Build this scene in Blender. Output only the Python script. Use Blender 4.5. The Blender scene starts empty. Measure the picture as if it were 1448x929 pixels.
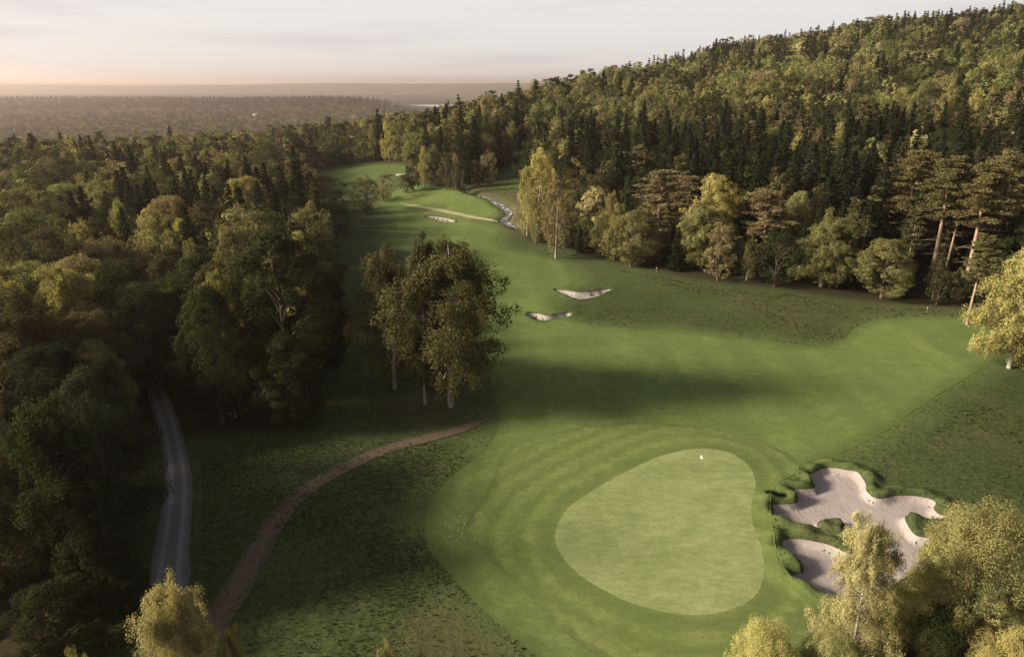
import bpy, math, random
import numpy as np
from mathutils import Vector, Matrix
from mathutils.geometry import delaunay_2d_cdt

rnd = random.Random(7)
rg = np.random.default_rng(11)
scene = bpy.context.scene
COL = scene.collection

# ------------------------------------------------------------------ camera, sky, sun, exposure
CAM_H, PITCH, FPX = 42.0, math.radians(19.7), 965.0
cam_d = bpy.data.cameras.new("camera")
cam_d.sensor_width = 36.0
cam_d.lens = FPX / 1448.0 * 36.0
cam_d.clip_start, cam_d.clip_end = 0.5, 60000.0
cam = bpy.data.objects.new("camera", cam_d)
COL.objects.link(cam)
cam.location = (0, 0, CAM_H)
cam.rotation_euler = (math.radians(90) - PITCH, 0, 0)
scene.camera = cam

SUN_AZ, SUN_EL = math.radians(-97), math.radians(23.5)     # azimuth from +Y towards +X
SDIR = Vector((math.sin(SUN_AZ) * math.cos(SUN_EL), math.cos(SUN_AZ) * math.cos(SUN_EL), math.sin(SUN_EL)))
sun_d = bpy.data.lights.new("sun", 'SUN')
sun_d.energy, sun_d.angle, sun_d.color = 5.0, math.radians(11), (1.0, 0.86, 0.66)
sun = bpy.data.objects.new("sun", sun_d)
COL.objects.link(sun)
sun.rotation_euler = SDIR.to_track_quat('Z', 'Y').to_euler()

world = bpy.data.worlds.new("World")
scene.world = world
world.use_nodes = True
wt = world.node_tree
wt.nodes.clear()
w_out = wt.nodes.new("ShaderNodeOutputWorld")
w_bg = wt.nodes.new("ShaderNodeBackground")
w_sky = wt.nodes.new("ShaderNodeTexSky")
w_sky.sky_type = 'NISHITA'
w_sky.sun_disc = False
w_sky.sun_elevation = SUN_EL
w_sky.sun_rotation = SUN_AZ
w_sky.air_density, w_sky.dust_density, w_sky.ozone_density = 1.0, 4.0, 1.0
w_bg.inputs["Strength"].default_value = 0.05
# a thin, even veil of high cloud over the blue, and a few long cirrus streaks
w_geo = wt.nodes.new("ShaderNodeTexCoord")
w_map = wt.nodes.new("ShaderNodeMapping")
w_map.inputs["Scale"].default_value = (2.2, 2.2, 26.0)
w_noi = wt.nodes.new("ShaderNodeTexNoise")
w_noi.inputs["Scale"].default_value = 1.6
w_noi.inputs["Detail"].default_value = 5.0
w_rmp = wt.nodes.new("ShaderNodeValToRGB")
w_rmp.color_ramp.elements[0].position = 0.50
w_rmp.color_ramp.elements[0].color = (7.3, 7.2, 7.0, 1)
w_rmp.color_ramp.elements[1].position = 0.74
w_rmp.color_ramp.elements[1].color = (6.0, 5.95, 6.0, 1)
w_mix = wt.nodes.new("ShaderNodeMix")
w_mix.data_type = 'RGBA'
w_sep = wt.nodes.new("ShaderNodeSeparateXYZ")
w_rng = wt.nodes.new("ShaderNodeMapRange")          # the veil lies low over the plain, clear blue overhead
w_rng.interpolation_type = 'SMOOTHSTEP'
w_rng.inputs["From Min"].default_value, w_rng.inputs["From Max"].default_value = 0.10, 0.36
w_rng.inputs["To Min"].default_value, w_rng.inputs["To Max"].default_value = 0.97, 0.08
wt.links.new(w_geo.outputs["Generated"], w_sep.inputs[0])
wt.links.new(w_sep.outputs["Z"], w_rng.inputs["Value"])
wt.links.new(w_rng.outputs["Result"], w_mix.inputs["Factor"])
wt.links.new(w_geo.outputs["Generated"], w_map.inputs["Vector"])
wt.links.new(w_map.outputs["Vector"], w_noi.inputs["Vector"])
wt.links.new(w_noi.outputs["Fac"], w_rmp.inputs["Fac"])
w_hsv = wt.nodes.new("ShaderNodeHueSaturation")
w_hsv.inputs["Saturation"].default_value = 0.40
wt.links.new(w_sky.outputs["Color"], w_hsv.inputs["Color"])
wt.links.new(w_hsv.outputs["Color"], w_mix.inputs["A"])
wt.links.new(w_rmp.outputs["Color"], w_mix.inputs["B"])
wt.links.new(w_mix.outputs["Result"], w_bg.inputs["Color"])
wt.links.new(w_bg.outputs["Background"], w_out.inputs["Surface"])

scene.view_settings.view_transform = 'Standard'
scene.view_settings.look = 'None'
scene.view_settings.gamma = 1.0
scene.view_settings.exposure = 1.25
cy = scene.cycles
cy.max_bounces, cy.diffuse_bounces, cy.glossy_bounces = 5, 2, 1
cy.transmission_bounces, cy.transparent_max_bounces, cy.volume_bounces = 3, 4, 0
cy.use_denoising = True

HAZE_DENSITY = 1.25e-4

# ------------------------------------------------------------------ the lie of the land
def sstep(a, b, x):
    t = np.clip((x - a) / (b - a), 0, 1)
    return t * t * (3 - 2 * t)

CP, SP = math.cos(PITCH), math.sin(PITCH)
def ray(px, py):
    u, v = (px - 724.0) / FPX, (464.5 - py) / FPX
    return u, CP + v * SP, v * CP - SP          # right, forward, up

def land(x, y):
    """terrain height without the bunkers"""
    x = np.asarray(x, float); y = np.asarray(y, float)
    r = np.hypot(x, y)
    d = (x - 2) * .584 + (y - 191) * .812         # distance behind the wood's edge
    s = x * .812 - y * .584                       # along the edge
    H = np.interp(s, [-430, -388, -334, -304, -200, -87, -18, 60, 250], [0, 1, 9, 26, 65, 80, 82, 83, 85])
    dd = np.clip(d, 0, None)
    P = np.where(dd < 430, dd / 520.0, .827 + .173 * (1 - np.exp(-(dd - 430) / 90.0)))
    P = P * sstep(-4, 40, d)
    P = P * (1 - sstep(900, 1700, d))
    bump = (np.sin(x * .021 + 1.3) * np.sin(y * .017 + .4) * 3.0 + np.sin(x * .047 - y * .031) * 1.4) * sstep(25, 150, d)
    hill = H * P + bump * np.clip(H / 60, 0, 1)
    near = (np.sin(x * .083 + .5) * np.sin(y * .061 + 1.1) * .40 + np.sin(x * .17 - y * .12 + 2) * .14
            + np.sin(y * .21 + x * .05) * .10) * (1 - sstep(420, 700, r)) * (1 - sstep(20, 60, d))
    fall_end = 1700 - 820 * sstep(-.12, -.32, x / np.maximum(np.abs(y), 1))
    fall = -50 * sstep(0, 1, (r - 400) / (fall_end - 400)) * (1 - sstep(0, 60, np.where(H > 4, d, -1)) * (1 - sstep(900, 1500, d)))
    far = 26 * np.exp(-((y - 2500 + .25 * x) / 330) ** 2) * sstep(100, -500, x + .08 * y)
    far = far + 10 * np.sin(x * .0011 + 2) * np.sin(y * .0009) * sstep(1200, 2600, r) * (1 - sstep(2700, 3000, r) * (1 - sstep(3600, 4500, r)))
    hz = sstep(6800, 9500, y) * (72 + 22 * np.sin(x * .0005 + 1.9) + 9 * np.sin(x * .0017 + .5) - .003 * x)
    hz = hz + 13 * np.exp(-((y - 4300 - .12 * x) / 260) ** 2) * (.6 + .4 * np.sin(x * .0013)) + 17 * np.exp(-((y - 5700 + .1 * x) / 300) ** 2) * (.6 + .4 * np.sin(x * .0009 + 2))
    lr = -3 * np.exp(-((y - 345 + .25 * x) / 60) ** 2) * sstep(-60, -130, x)
    hz = hz + lr
    return near + hill + fall + far + hz

def G(px, py, f=land):
    """the point of the ground seen at a pixel of the photograph"""
    t = march(px, py, 0.0)
    a, b, c = ray(px, py)
    if f is not land:
        for _ in range(6):
            t = (CAM_H - float(f(a * t, b * t))) / max(-c, 1e-4)
    return a * t, b * t

def march(px, py, h):
    """distance along a pixel's ray to the first place where it is h above the land"""
    a, b, c = ray(px, py)
    t = 20.0 * 1.004 ** np.arange(1400)
    g = CAM_H + c * t - land(a * t, b * t) - h
    i = int(np.argmax(g <= 0)) if (g <= 0).any() else len(t) - 1
    i = max(i, 1)
    f0, f1 = g[i - 1], g[i]
    return float(t[i - 1] + (t[i] - t[i - 1]) * (f0 / (f0 - f1) if f0 > f1 else 0))

def trace(pts):
    return np.array([G(*p) for p in pts])

def smooth_loop(P, step=.5, closed=True):
    """Catmull-Rom through the points, evenly resampled"""
    P = np.asarray(P, float)
    n = len(P)
    out = []
    rng_ = range(n if closed else n - 1)
    for i in rng_:
        if closed:
            p0, p1, p2, p3 = P[(i - 1) % n], P[i], P[(i + 1) % n], P[(i + 2) % n]
        else:
            p0, p1, p2, p3 = P[max(i - 1, 0)], P[i], P[i + 1], P[min(i + 2, n - 1)]
        m = max(2, int(np.linalg.norm(p2 - p1) / step))
        t = (np.arange(m) / m)[:, None]
        out.append(.5 * (2 * p1 + (p2 - p0) * t + (2 * p0 - 5 * p1 + 4 * p2 - p3) * t ** 2 + (3 * p1 - p0 - 3 * p2 + p3) * t ** 3))
    if not closed:
        out.append(P[-1:])
    return np.concatenate(out)

def seg_dist(P, L, closed=True):
    """distance of points P to polyline L"""
    best = np.full(len(P), 1e18)
    n = len(L)
    for i in range(n if closed else n - 1):
        a, b = L[i], L[(i + 1) % n]
        ab = b - a
        q = ab @ ab
        if q < 1e-12: continue
        t = np.clip(((P - a) @ ab) / q, 0, 1)
        dx = P[:, 0] - a[0] - t * ab[0]
        dy = P[:, 1] - a[1] - t * ab[1]
        np.minimum(best, dx * dx + dy * dy, out=best)
    return np.sqrt(best)

def inside(P, L):
    c = np.zeros(len(P), bool)
    n = len(L)
    x, y = P[:, 0], P[:, 1]
    for i in range(n):
        x0, y0 = L[i]; x1, y1 = L[(i + 1) % n]
        if y0 == y1: continue
        k = (y0 > y) != (y1 > y)
        c ^= k & (x < (x1 - x0) * (y - y0) / (y1 - y0) + x0)
    return c

def sdf(P, L, pad=30.0):
    """signed distance, negative inside; far points get a rough large value"""
    P = np.asarray(P, float)
    lo, hi = L.min(0) - pad, L.max(0) + pad
    out = np.full(len(P), pad)
    k = ((P >= lo) & (P <= hi)).all(1)
    if k.any():
        q = P[k]
        d = seg_dist(q, L)
        out[k] = np.where(inside(q, L), -d, d)
    return out

# outlines traced on the ground
GREEN = smooth_loop(trace([(935, 650), (985, 640), (1030, 645), (1058, 665), (1068, 690), (1062, 720), (1065, 750), (1077, 785), (1080, 820), (1066, 850),
    (1030, 870), (980, 877), (920, 868), (870, 850), (820, 820), (793, 790), (785, 760), (800, 728), (830, 705), (880, 675)]), .4)
APRON = smooth_loop(trace([(714, 636), (690, 690), (658, 745), (691, 791), (746, 841), (796, 892), (850, 929), (950, 950), (1080, 935), (1150, 895), (1165, 862),
    (1125, 835), (1100, 800), (1092, 755), (1088, 720), (1098, 690), (1130, 665), (1110, 640), (1050, 618), (980, 603), (900, 597), (820, 604), (760, 618)]), .6)
FAIRWAY = smooth_loop(trace([(575, 264), (640, 268), (690, 282), (704, 298), (690, 309), (670, 313), (700, 320), (708, 330), (702, 340), (712, 352), (760, 362), (795, 372), (815, 385), (822, 396),
    (800, 408), (782, 424), (790, 444), (830, 458), (880, 463), (960, 468), (1080, 481), (1150, 490), (1190, 481), (1215, 462), (1262, 450), (1400, 455), (1410, 500), (1330, 556),
    (1250, 610), (1190, 640), (1140, 655), (1112, 672), (1098, 690), (1088, 720), (1092, 755), (1100, 800), (1125, 835), (1165, 862), (1150, 895), (1080, 950), (900, 990), (800, 960),
    (746, 917), (679, 858), (633, 808), (607, 774), (601, 733), (616, 699), (649, 666), (690, 632), (705, 600), (700, 560), (690, 520), (680, 470), (665, 420), (640, 385), (610, 368), (575, 358),
    (548, 347), (543, 332), (556, 318), (556, 305), (540, 296), (545, 280)]), .8)
FARWAY = smooth_loop(trace([(450, 246), (490, 238), (540, 234), (572, 236), (570, 245), (548, 250), (540, 262), (520, 272), (500, 268), (470, 258)]), 2.0)
FARMOWN = smooth_loop(trace([(690, 268), (720, 262), (760, 252), (775, 257), (740, 268), (705, 273)]), 2.0)
def z8(*p): return [(1040 + a * .24862, 640 + b * .24862) for a, b in p]
BUNKER = smooth_loop(trace(z8((505, 88), (560, 86), (625, 96), (690, 108), (720, 140), (742, 180), (745, 215), (790, 255), (850, 258), (900, 246), (960, 242), (1030, 246), (1110, 262), (1140, 285),
    (1128, 318), (1165, 350), (1265, 375), (1230, 388), (1150, 380), (1050, 365), (965, 358), (985, 420), (1030, 470), (1110, 490), (1120, 560), (1080, 640), (990, 690), (880, 760), (760, 820), (600, 822),
    (500, 806), (400, 760), (330, 715), (385, 695), (380, 650), (350, 610), (300, 580), (262, 545), (280, 510), (360, 500), (440, 508), (530, 525), (590, 550), (640, 572), (690, 565), (720, 540), (712, 510),
    (690, 490), (625, 468), (632, 430), (605, 388), (540, 372), (480, 388), (462, 415), (480, 432), (420, 424), (330, 408), (225, 384), (218, 345), (212, 312), (290, 305), (350, 290), (356, 255), (325, 222), (400, 212), (450, 200), (440, 160), (425, 128))), .25)
def z4(*p): return [(440 + a * .30387, 200 + b * .30387) for a, b in p]
BUNKERS = [BUNKER,
    smooth_loop(trace(z4((1135, 690), (1180, 693), (1240, 701), (1300, 697), (1360, 690), (1395, 689), (1365, 702), (1335, 718), (1270, 733), (1220, 728), (1190, 712), (1150, 700))), .35),
    smooth_loop(trace(z4((1010, 801), (1050, 799), (1100, 811), (1150, 804), (1205, 797), (1195, 813), (1140, 820), (1090, 832), (1050, 830), (1025, 815))), .35),
    smooth_loop(trace(z4((535, 348), (580, 350), (640, 360), (668, 372), (640, 377), (600, 371), (560, 358))), .5),
    smooth_loop(trace(z4((355, 160), (385, 152), (432, 151), (425, 156), (385, 163))), 1.0)]
BDEPTH = [.75, 1.1, 1.1, 1.0, 1.0]
SUNLIT_STRIP = [smooth_loop(trace(L), .8) for L in (  # strip of sunlight across the far fairway, laid as its own pale sheet
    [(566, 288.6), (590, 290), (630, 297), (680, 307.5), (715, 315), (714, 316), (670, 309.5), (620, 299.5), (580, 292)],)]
TRACK_C = trace([(270, 960), (295, 897), (332, 837), (360, 786), (392, 735), (429, 696), (480, 664), (545, 636), (607, 619), (650, 607), (690, 592)])
TRACK_W = [1.5, 1.4, 1.35, 1.3, 1.2, 1.1, 1.05, 1.0, 1.0, .9, .4]
ROAD_C = trace([(238, 985), (236, 900), (238, 830), (243, 777), (250, 720), (252, 680), (247, 640), (238, 602), (226, 565), (215, 532), (206, 505), (200, 480)])
ROAD_W = [1.9, 1.8, 1.7, 1.6, 1.5, 1.4, 1.35, 1.3, 1.3, 1.3, 1.3, 1.3]
STREAM_C = trace([(648, 262), (658, 266), (665, 271), (680, 276), (695, 281), (703, 286), (712, 291), (719, 296), (722, 301), (716, 306), (713, 311), (722, 316), (732, 321)])
STREAM_W = [.35, .35, .35, .4, .6, 1.0, 1.2, .9, .8, .9, 1.1, .8, .6]

def ribbon(C, W, step=.8):
    k = smooth_loop(C, step, closed=False)
    tt = np.linspace(0, 1, len(k))
    s = np.r_[0, np.cumsum(np.linalg.norm(np.diff(C, axis=0), axis=1))]
    sk = np.r_[0, np.cumsum(np.linalg.norm(np.diff(k, axis=0), axis=1))]
    w = np.interp(sk / sk[-1] * s[-1], s, W)
    T = np.gradient(k, axis=0)
    T /= np.linalg.norm(T, axis=1)[:, None]
    Nn = np.c_[-T[:, 1], T[:, 0]]
    jit = 1 + .05 * np.sin(sk * .37) + .03 * np.sin(sk * 1.13 + 1) + rg.normal(size=len(sk)) * .025
    return np.concatenate([k + Nn * (w * jit)[:, None], (k - Nn * (w * (2 - jit))[:, None])[::-1]])
TRACK = ribbon(TRACK_C, TRACK_W)
ROAD = ribbon(ROAD_C, ROAD_W)
STREAM = ribbon(STREAM_C, STREAM_W, 1.2)

BGREEN = BUNKER
def terrain(x, y):
    """land with the bunkers dug in and their turf lips rolled up"""
    sh = np.shape(x)
    P = np.c_[np.ravel(x), np.ravel(y)].astype(float)
    z = land(P[:, 0], P[:, 1])
    z = z + .55 * sstep(9, -2, sdf(P, GREEN)) 
    for i, B in enumerate(BUNKERS):
        d = sdf(P, B, 8.0)
        lump = .65 + .35 * np.sin(P[:, 0] * 1.9 + i) * np.sin(P[:, 1] * 1.6 + 2)
        z = z + (.80 if i == 0 else .22) * lump * sstep(0.0, .45, d) * sstep(2.4, .7, d)
        z = z - BDEPTH[i] * sstep(.12, -.45, d)
    d = sdf(P, STREAM, 12.0)
    z = z - .9 * sstep(2.5, -.6, d)
    return z.reshape(sh)
def tz(x, y): return float(terrain(np.array([x]), np.array([y]))[0])

# ------------------------------------------------------------------ mesh and material helpers
def mesh(name, parts, mats, smooth=False):
    """parts: list of (verts Nx3, faces MxK, material index, {attribute: per-vertex floats})"""
    nv = sum(len(p[0]) for p in parts)
    nf = sum(len(p[1]) for p in parts)
    nl = sum(p[1].size for p in parts)
    me = bpy.data.meshes.new(name)
    me.vertices.add(nv); me.loops.add(nl); me.polygons.add(nf)
    co = np.concatenate([np.asarray(p[0], np.float32) for p in parts])
    li, ls, mi = [], [], []
    off = lo = 0
    for p in parts:
        V, F = p[0], p[1]
        k = F.shape[1]
        li.append((F + off).ravel())
        ls.append(lo + np.arange(len(F)) * k)
        mi.append(np.full(len(F), p[2] if len(p) > 2 else 0))
        off += len(V); lo += F.size
    me.vertices.foreach_set("co", co.ravel())
    me.loops.foreach_set("vertex_index", np.concatenate(li).astype(np.int32))
    me.polygons.foreach_set("loop_start", np.concatenate(ls).astype(np.int32))
    me.polygons.foreach_set("material_index", np.concatenate(mi).astype(np.int32))
    if smooth:
        me.polygons.foreach_set("use_smooth", np.ones(nf, bool))
    names = set()
    for p in parts:
        if len(p) > 3: names |= set(p[3])
    for a in names:
        at = me.attributes.new(a, 'FLOAT', 'POINT')
        at.data.foreach_set("value", np.concatenate([np.asarray(p[3][a], np.float32) if len(p) > 3 and a in p[3] else np.zeros(len(p[0]), np.float32) for p in parts]))
    for m in mats: me.materials.append(m)
    me.update(calc_edges=True)
    return me

def link(name, data, parent=None, **props):
    o = bpy.data.objects.new(name, data)
    COL.objects.link(o)
    if parent is not None: o.parent = parent
    for k, v in props.items():
        if v is not None: o[k] = v
    return o

class NT:
    def __init__(self, name):
        self.m = bpy.data.materials.new(name)
        self.m.use_nodes = True
        self.t = self.m.node_tree
        self.t.nodes.clear()
        self.out = self.t.nodes.new("ShaderNodeOutputMaterial")
    def n(self, typ, ins=None, **attrs):
        nd = self.t.nodes.new("ShaderNode" + typ)
        for k, v in attrs.items(): setattr(nd, k, v)
        for k, v in (ins or {}).items(): self.set(nd.inputs[k], v)
        return nd
    def set(self, sock, v):
        if isinstance(v, bpy.types.NodeSocket): self.t.links.new(v, sock)
        elif isinstance(v, (tuple, list)) and sock.type == 'RGBA' and len(v) == 3: sock.default_value = (*v, 1)
        else: sock.default_value = v
    def math(self, op, a, b=0.0, c=None, clamp=False):
        nd = self.n("Math", operation=op, use_clamp=clamp)
        self.set(nd.inputs[0], a); self.set(nd.inputs[1], b)
        if c is not None: self.set(nd.inputs[2], c)
        return nd.outputs[0]
    def mix(self, f, a, b, blend='MIX'):
        nd = self.n("Mix", data_type='RGBA', blend_type=blend, clamp_factor=True)
        self.set(nd.inputs["Factor"], f)
        ia = [s for s in nd.inputs if s.name == "A" and s.type == 'RGBA'][0]
        ib = [s for s in nd.inputs if s.name == "B" and s.type == 'RGBA'][0]
        self.set(ia, a); self.set(ib, b)
        return [s for s in nd.outputs if s.type == 'RGBA'][0]
    def ramp(self, f, stops):
        nd = self.n("ValToRGB", {"Fac": f})
        e = nd.color_ramp.elements
        while len(e) < len(stops): e.new(.5)
        for i, (p, c) in enumerate(stops):
            e[i].position = p
            e[i].color = (*c, 1) if isinstance(c, tuple) else (c, c, c, 1)
        return nd.outputs["Color"]
    def pos(self, scale=(1, 1, 1), rot=(0, 0, 0)):
        g = self.n("NewGeometry")
        mp = self.n("Mapping", {"Vector": g.outputs["Position"], "Scale": scale, "Rotation": rot})
        return mp.outputs["Vector"]
    def noise(self, scale, detail=4.0, vec=None, rough=.55, dist=0.0):
        nd = self.n("TexNoise", {"Scale": scale, "Detail": detail, "Roughness": rough, "Distortion": dist})
        self.set(nd.inputs["Vector"], vec if vec is not None else self.pos())
        return nd.outputs["Fac"]
    def attr(self, name, inst=False):
        return self.n("Attribute", attribute_name=name).outputs["Fac"]
    def surface(self, color, rough=.9, spec=.2, bump=None, strength=.3, dist=.1):
        p = self.n("BsdfPrincipled", {"Base Color": color, "Roughness": rough, "Specular IOR Level": spec})
        if bump is not None:
            b = self.n("Bump", {"Height": bump, "Strength": strength, "Distance": dist})
            self.t.links.new(b.outputs["Normal"], p.inputs["Normal"])
        self.t.links.new(p.outputs[0], self.out.inputs["Surface"])
        return self.m

def leaf_material(name, trans=.42, jitter=.5, fixed=None):
    """foliage: the object's own colour, varied leaf by leaf and tree by tree, part of the light passing through"""
    k = NT(name)
    oi = k.n("ObjectInfo")
    v = k.attr("v")
    val = k.math('MULTIPLY_ADD', v, jitter, 1 - jitter * .5)
    val = k.math('MULTIPLY', val, k.math('MULTIPLY_ADD', oi.outputs["Random"], .45, .78))
    hue = k.math('MULTIPLY_ADD', v, .030, .485)
    h = k.n("HueSaturation", {"Hue": hue, "Saturation": 1.0, "Value": val, "Color": oi.outputs["Color"] if fixed is None else (*fixed, 1)})
    c = h.outputs["Color"]
    d = k.n("BsdfDiffuse", {"Color": c})
    tcol = k.mix(1.0, c, (1.05, 1.05, .60), 'MULTIPLY')
    t = k.n("BsdfTranslucent", {"Color": tcol})
    m = k.n("MixShader", {"Fac": trans})
    k.t.links.new(d.outputs[0], m.inputs[1]); k.t.links.new(t.outputs[0], m.inputs[2])
    k.t.links.new(m.outputs[0], k.out.inputs["Surface"])
    return k.m

def bark_material(name, a, b, scale, birch=False):
    k = NT(name)
    if birch:
        f = k.noise(5.0, 3, k.pos((1.2, 1.2, 4.0)))
        c = k.ramp(f, [(.0, a), (.54, a), (.62, b), (1., b)])
    else:
        f = k.noise(scale, 5, k.pos((3, 3, .7)))
        c = k.mix(f, a, b)
    return k.surface(c, .9, .1, f, .5, .05)

M = {}
M['leaf'] = leaf_material("broad_leaves", .32)
M['birch_leaf'] = leaf_material("birch_leaves", .38)
M['needle'] = leaf_material("needles", .20, .45)
M['bark'] = bark_material("brown_bark", (.05, .038, .028), (.13, .10, .075), 4)
M['birch_bark'] = bark_material("birch_bark", (.34, .305, .26), (.045, .04, .035), 6, True)
M['pine_bark'] = bark_material("pine_bark", (.40, .29, .20), (.20, .135, .095), 3)
M['spruce_bark'] = bark_material("spruce_bark", (.06, .042, .032), (.12, .085, .065), 4)

# turf, sand, gravel
def turf_ground():
    k = NT("rough_grass")
    big = k.noise(.035, 4)
    mid = k.noise(.22, 5)
    fine = k.noise(2.2, 6, k.pos((1, 1, 1)), .7)
    streak = k.noise(.9, 5, k.pos((.35, 1.4, 1), (0, 0, .6)), .65)
    c = k.mix(k.ramp(big, [(.35, 0.), (.65, 1.)]), (.038, .058, .020), (.070, .094, .033))
    c = k.mix(k.ramp(mid, [(.48, 0.), (.68, .8)]), c, (.082, .086, .037))
    c = k.mix(k.ramp(streak, [(.50, 0.), (.72, .75)]), c, (.098, .108, .044))
    c = k.mix(k.ramp(fine, [(.40, .75), (.60, 0.)]), c, (.026, .032, .013))
    mown = k.attr("mown")
    c2 = k.mix(k.ramp(mid, [(.3, 0.), (.7, 1.)]), (.070, .100, .030), (.095, .115, .040))
    c = k.mix(k.math('MULTIPLY', mown, .8), c, c2)
    dry = k.attr("dry")
    c = k.mix(k.math('MULTIPLY', dry, k.ramp(streak, [(.3, .55), (.6, 1.)])), c, (.078, .070, .036))
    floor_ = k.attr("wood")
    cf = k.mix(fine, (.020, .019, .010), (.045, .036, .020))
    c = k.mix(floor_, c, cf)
    far = k.attr("far")
    ff = k.noise(.0035, 6, k.pos((.5, 1.8, 1)), .6)
    cfar = k.ramp(ff, [(.30, (.012, .016, .008)), (.52, (.022, .026, .012)), (.60, (.11, .105, .05)), (.64, (.028, .032, .014)), (1., (.020, .024, .012))])
    c = k.mix(far, c, cfar)
    b = k.math('ADD', fine, k.math('MULTIPLY', streak, .8))
    return k.surface(c, .95, .05, b, .7, .25)

def mown(name, c0, c1, stripe=0.0, ring=0.0, fine_amt=.35, edge=0.0, edge_amt=.7):
    k = NT(name)
    big = k.noise(.07, 4, None, .6)
    mid = k.noise(.45, 5)
    fine = k.noise(4.0, 6, None, .78)
    grain = k.noise(1.3, 6, k.pos((.55, 1.2, 1), (0, 0, .5)), .72)
    c = k.mix(k.ramp(big, [(.32, 0.), (.68, 1.)]), c0, c1)
    c = k.mix(k.ramp(mid, [(.45, 0.), (.75, .5)]), c, tuple(v * 1.25 for v in c1))
    c = k.mix(k.ramp(grain, [(.42, .5), (.60, 0.)]), c, tuple(v * .62 for v in c0))
    sweep = k.noise(.045, 3, k.pos((1, 1.5, 1), (0, 0, .4)), .5, 2.2)
    c = k.mix(k.ramp(sweep, [(.50, 0.), (.60, .28), (.66, .05)]), c, tuple(v * w_ for v, w_ in zip(c1, (1.35, 1.25, 1.5))))
    if ring:
        d = k.attr("ring")
        wob = k.math('MULTIPLY_ADD', k.noise(.25, 3), 1.6, -.8)
        s = k.math('SINE', k.math('MULTIPLY', k.math('ADD', d, wob), ring))
        s = k.math('MULTIPLY_ADD', s, .5, .5)
        amt = k.math('MULTIPLY', s, k.math('MULTIPLY', k.attr("ringfade"), k.math('MULTIPLY_ADD', mid, .9, .15)))
        c = k.mix(amt, c, tuple(v * .62 for v in c0))
    if stripe:
        w = k.noise(stripe, 2, k.pos((1, .06, 1), (0, 0, -.25)), .4)
        c = k.mix(k.ramp(w, [(.42, 0.), (.58, .45)]), c, tuple(v * .78 for v in c0))
    c = k.mix(k.ramp(fine, [(.36, fine_amt), (.62, 0.)]), c, tuple(v * .55 for v in c0))
    if edge:
        e = k.math('ADD', k.attr("edge"), k.math('MULTIPLY_ADD', k.noise(1.7, 5, None, .7), edge * 1.6, -edge * .8))
        c = k.mix(k.math('MULTIPLY', k.math('MULTIPLY_ADD', e, 1 / edge, 1.0, clamp=True), edge_amt), c, tuple(v * .48 for v in c0))
    return k.surface(c, .95, .05, fine, .35, .05)

def sand():
    k = NT("bunker_sand")
    a = k.noise(.8, 4); b = k.noise(3.5, 6, None, .7); r = k.noise(2.2, 3, k.pos((1, .25, 1), (0, 0, .5)))
    c = k.mix(a, (.23, .196, .188), (.305, .265, .255))
    c = k.mix(k.ramp(b, [(.55, 0.), (.72, .5)]), c, (.155, .135, .13))
    c = k.mix(k.ramp(r, [(.56, 0.), (.66, .4)]), c, (.155, .135, .13))
    return k.surface(c, .95, .1, k.math('ADD', b, r), .6, .08)

def gravel():
    k = NT("gravel_road")
    v = k.attr("across")
    a = k.noise(1.1, 5, k.pos((1.6, .35, 1))); b = k.noise(9, 4, None, .7)
    c = k.mix(a, (.075, .07, .07), (.16, .15, .15))
    tr = k.math('SUBTRACT', 1.0, k.math('MULTIPLY', k.math('ABSOLUTE', k.math('SUBTRACT', k.math('ABSOLUTE', v), .45)), 4.5), clamp=True)
    c = k.mix(k.math('MULTIPLY', tr, .65), c, (.27, .26, .26))
    mid = k.math('SUBTRACT', 1.0, k.math('MULTIPLY', k.math('ABSOLUTE', v), 6.0), clamp=True)
    c = k.mix(k.math('MULTIPLY', mid, k.math('MULTIPLY', a, .8)), c, (.12, .10, .08))
    c = k.mix(k.ramp(b, [(.4, .4), (.6, 0.)]), c, (.10, .09, .09))
    ed = k.math('MULTIPLY_ADD', k.math('ABSOLUTE', v), 4.0, -3.0, clamp=True)
    c = k.mix(k.math('MULTIPLY', ed, .8), c, (.08, .065, .05))
    return k.surface(c, .75, .3, b, .5, .05)

def dirt():
    k = NT("dirt_track")
    v = k.attr("across")
    a = k.noise(.8, 5); b = k.noise(5, 5, None, .7)
    c = k.mix(a, (.088, .062, .045), (.140, .102, .076))
    c = k.mix(k.ramp(b, [(.42, .6), (.62, 0.)]), c, (.065, .050, .036))
    ed = k.math('MULTIPLY_ADD', k.math('ABSOLUTE', v), 2.6, -1.4, clamp=True)
    e2 = k.math('MULTIPLY', ed, k.math('MULTIPLY_ADD', k.noise(3, 4), 1.8, -.1), clamp=True)
    c = k.mix(e2, c, (.058, .062, .028))
    return k.surface(c, .95, .1, b, .6, .08)

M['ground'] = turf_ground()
M['fairway'] = mown("fairway_turf", (.106, .146, .043), (.140, .176, .056), .22, 0, .6, 1.8, .55)
M['apron'] = mown("apron_turf", (.122, .162, .048), (.160, .188, .063), 0, 2.3, .6, .12, .40)
M['green'] = mown("green_turf", (.172, .212, .080), (.222, .254, .106), 0, 0, .42)
M['sand'] = sand()
M['gravel'] = gravel()
M['dirt'] = dirt()
kk = NT("sun_strip_tan"); kb = kk.noise(1.2, 4)
M['sun_strip'] = kk.surface(kk.mix(kb, (.20, .195, .095), (.28, .255, .15)), .95, .05, kb, .3, .05)  # pale tan colour stands in for sunlight on the turf
kk = NT("stream_water")
kb = kk.noise(1.1, 4, None, .7)
kf = kk.ramp(kk.noise(.8, 5, None, .75), [(.48, 0.), (.66, 1.)])
M['water'] = kk.surface(kk.mix(kf, (.05, .05, .05), (.46, .45, .47)), .18, .8, kb, .5, .2)
kk = NT("lake_water")
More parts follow.
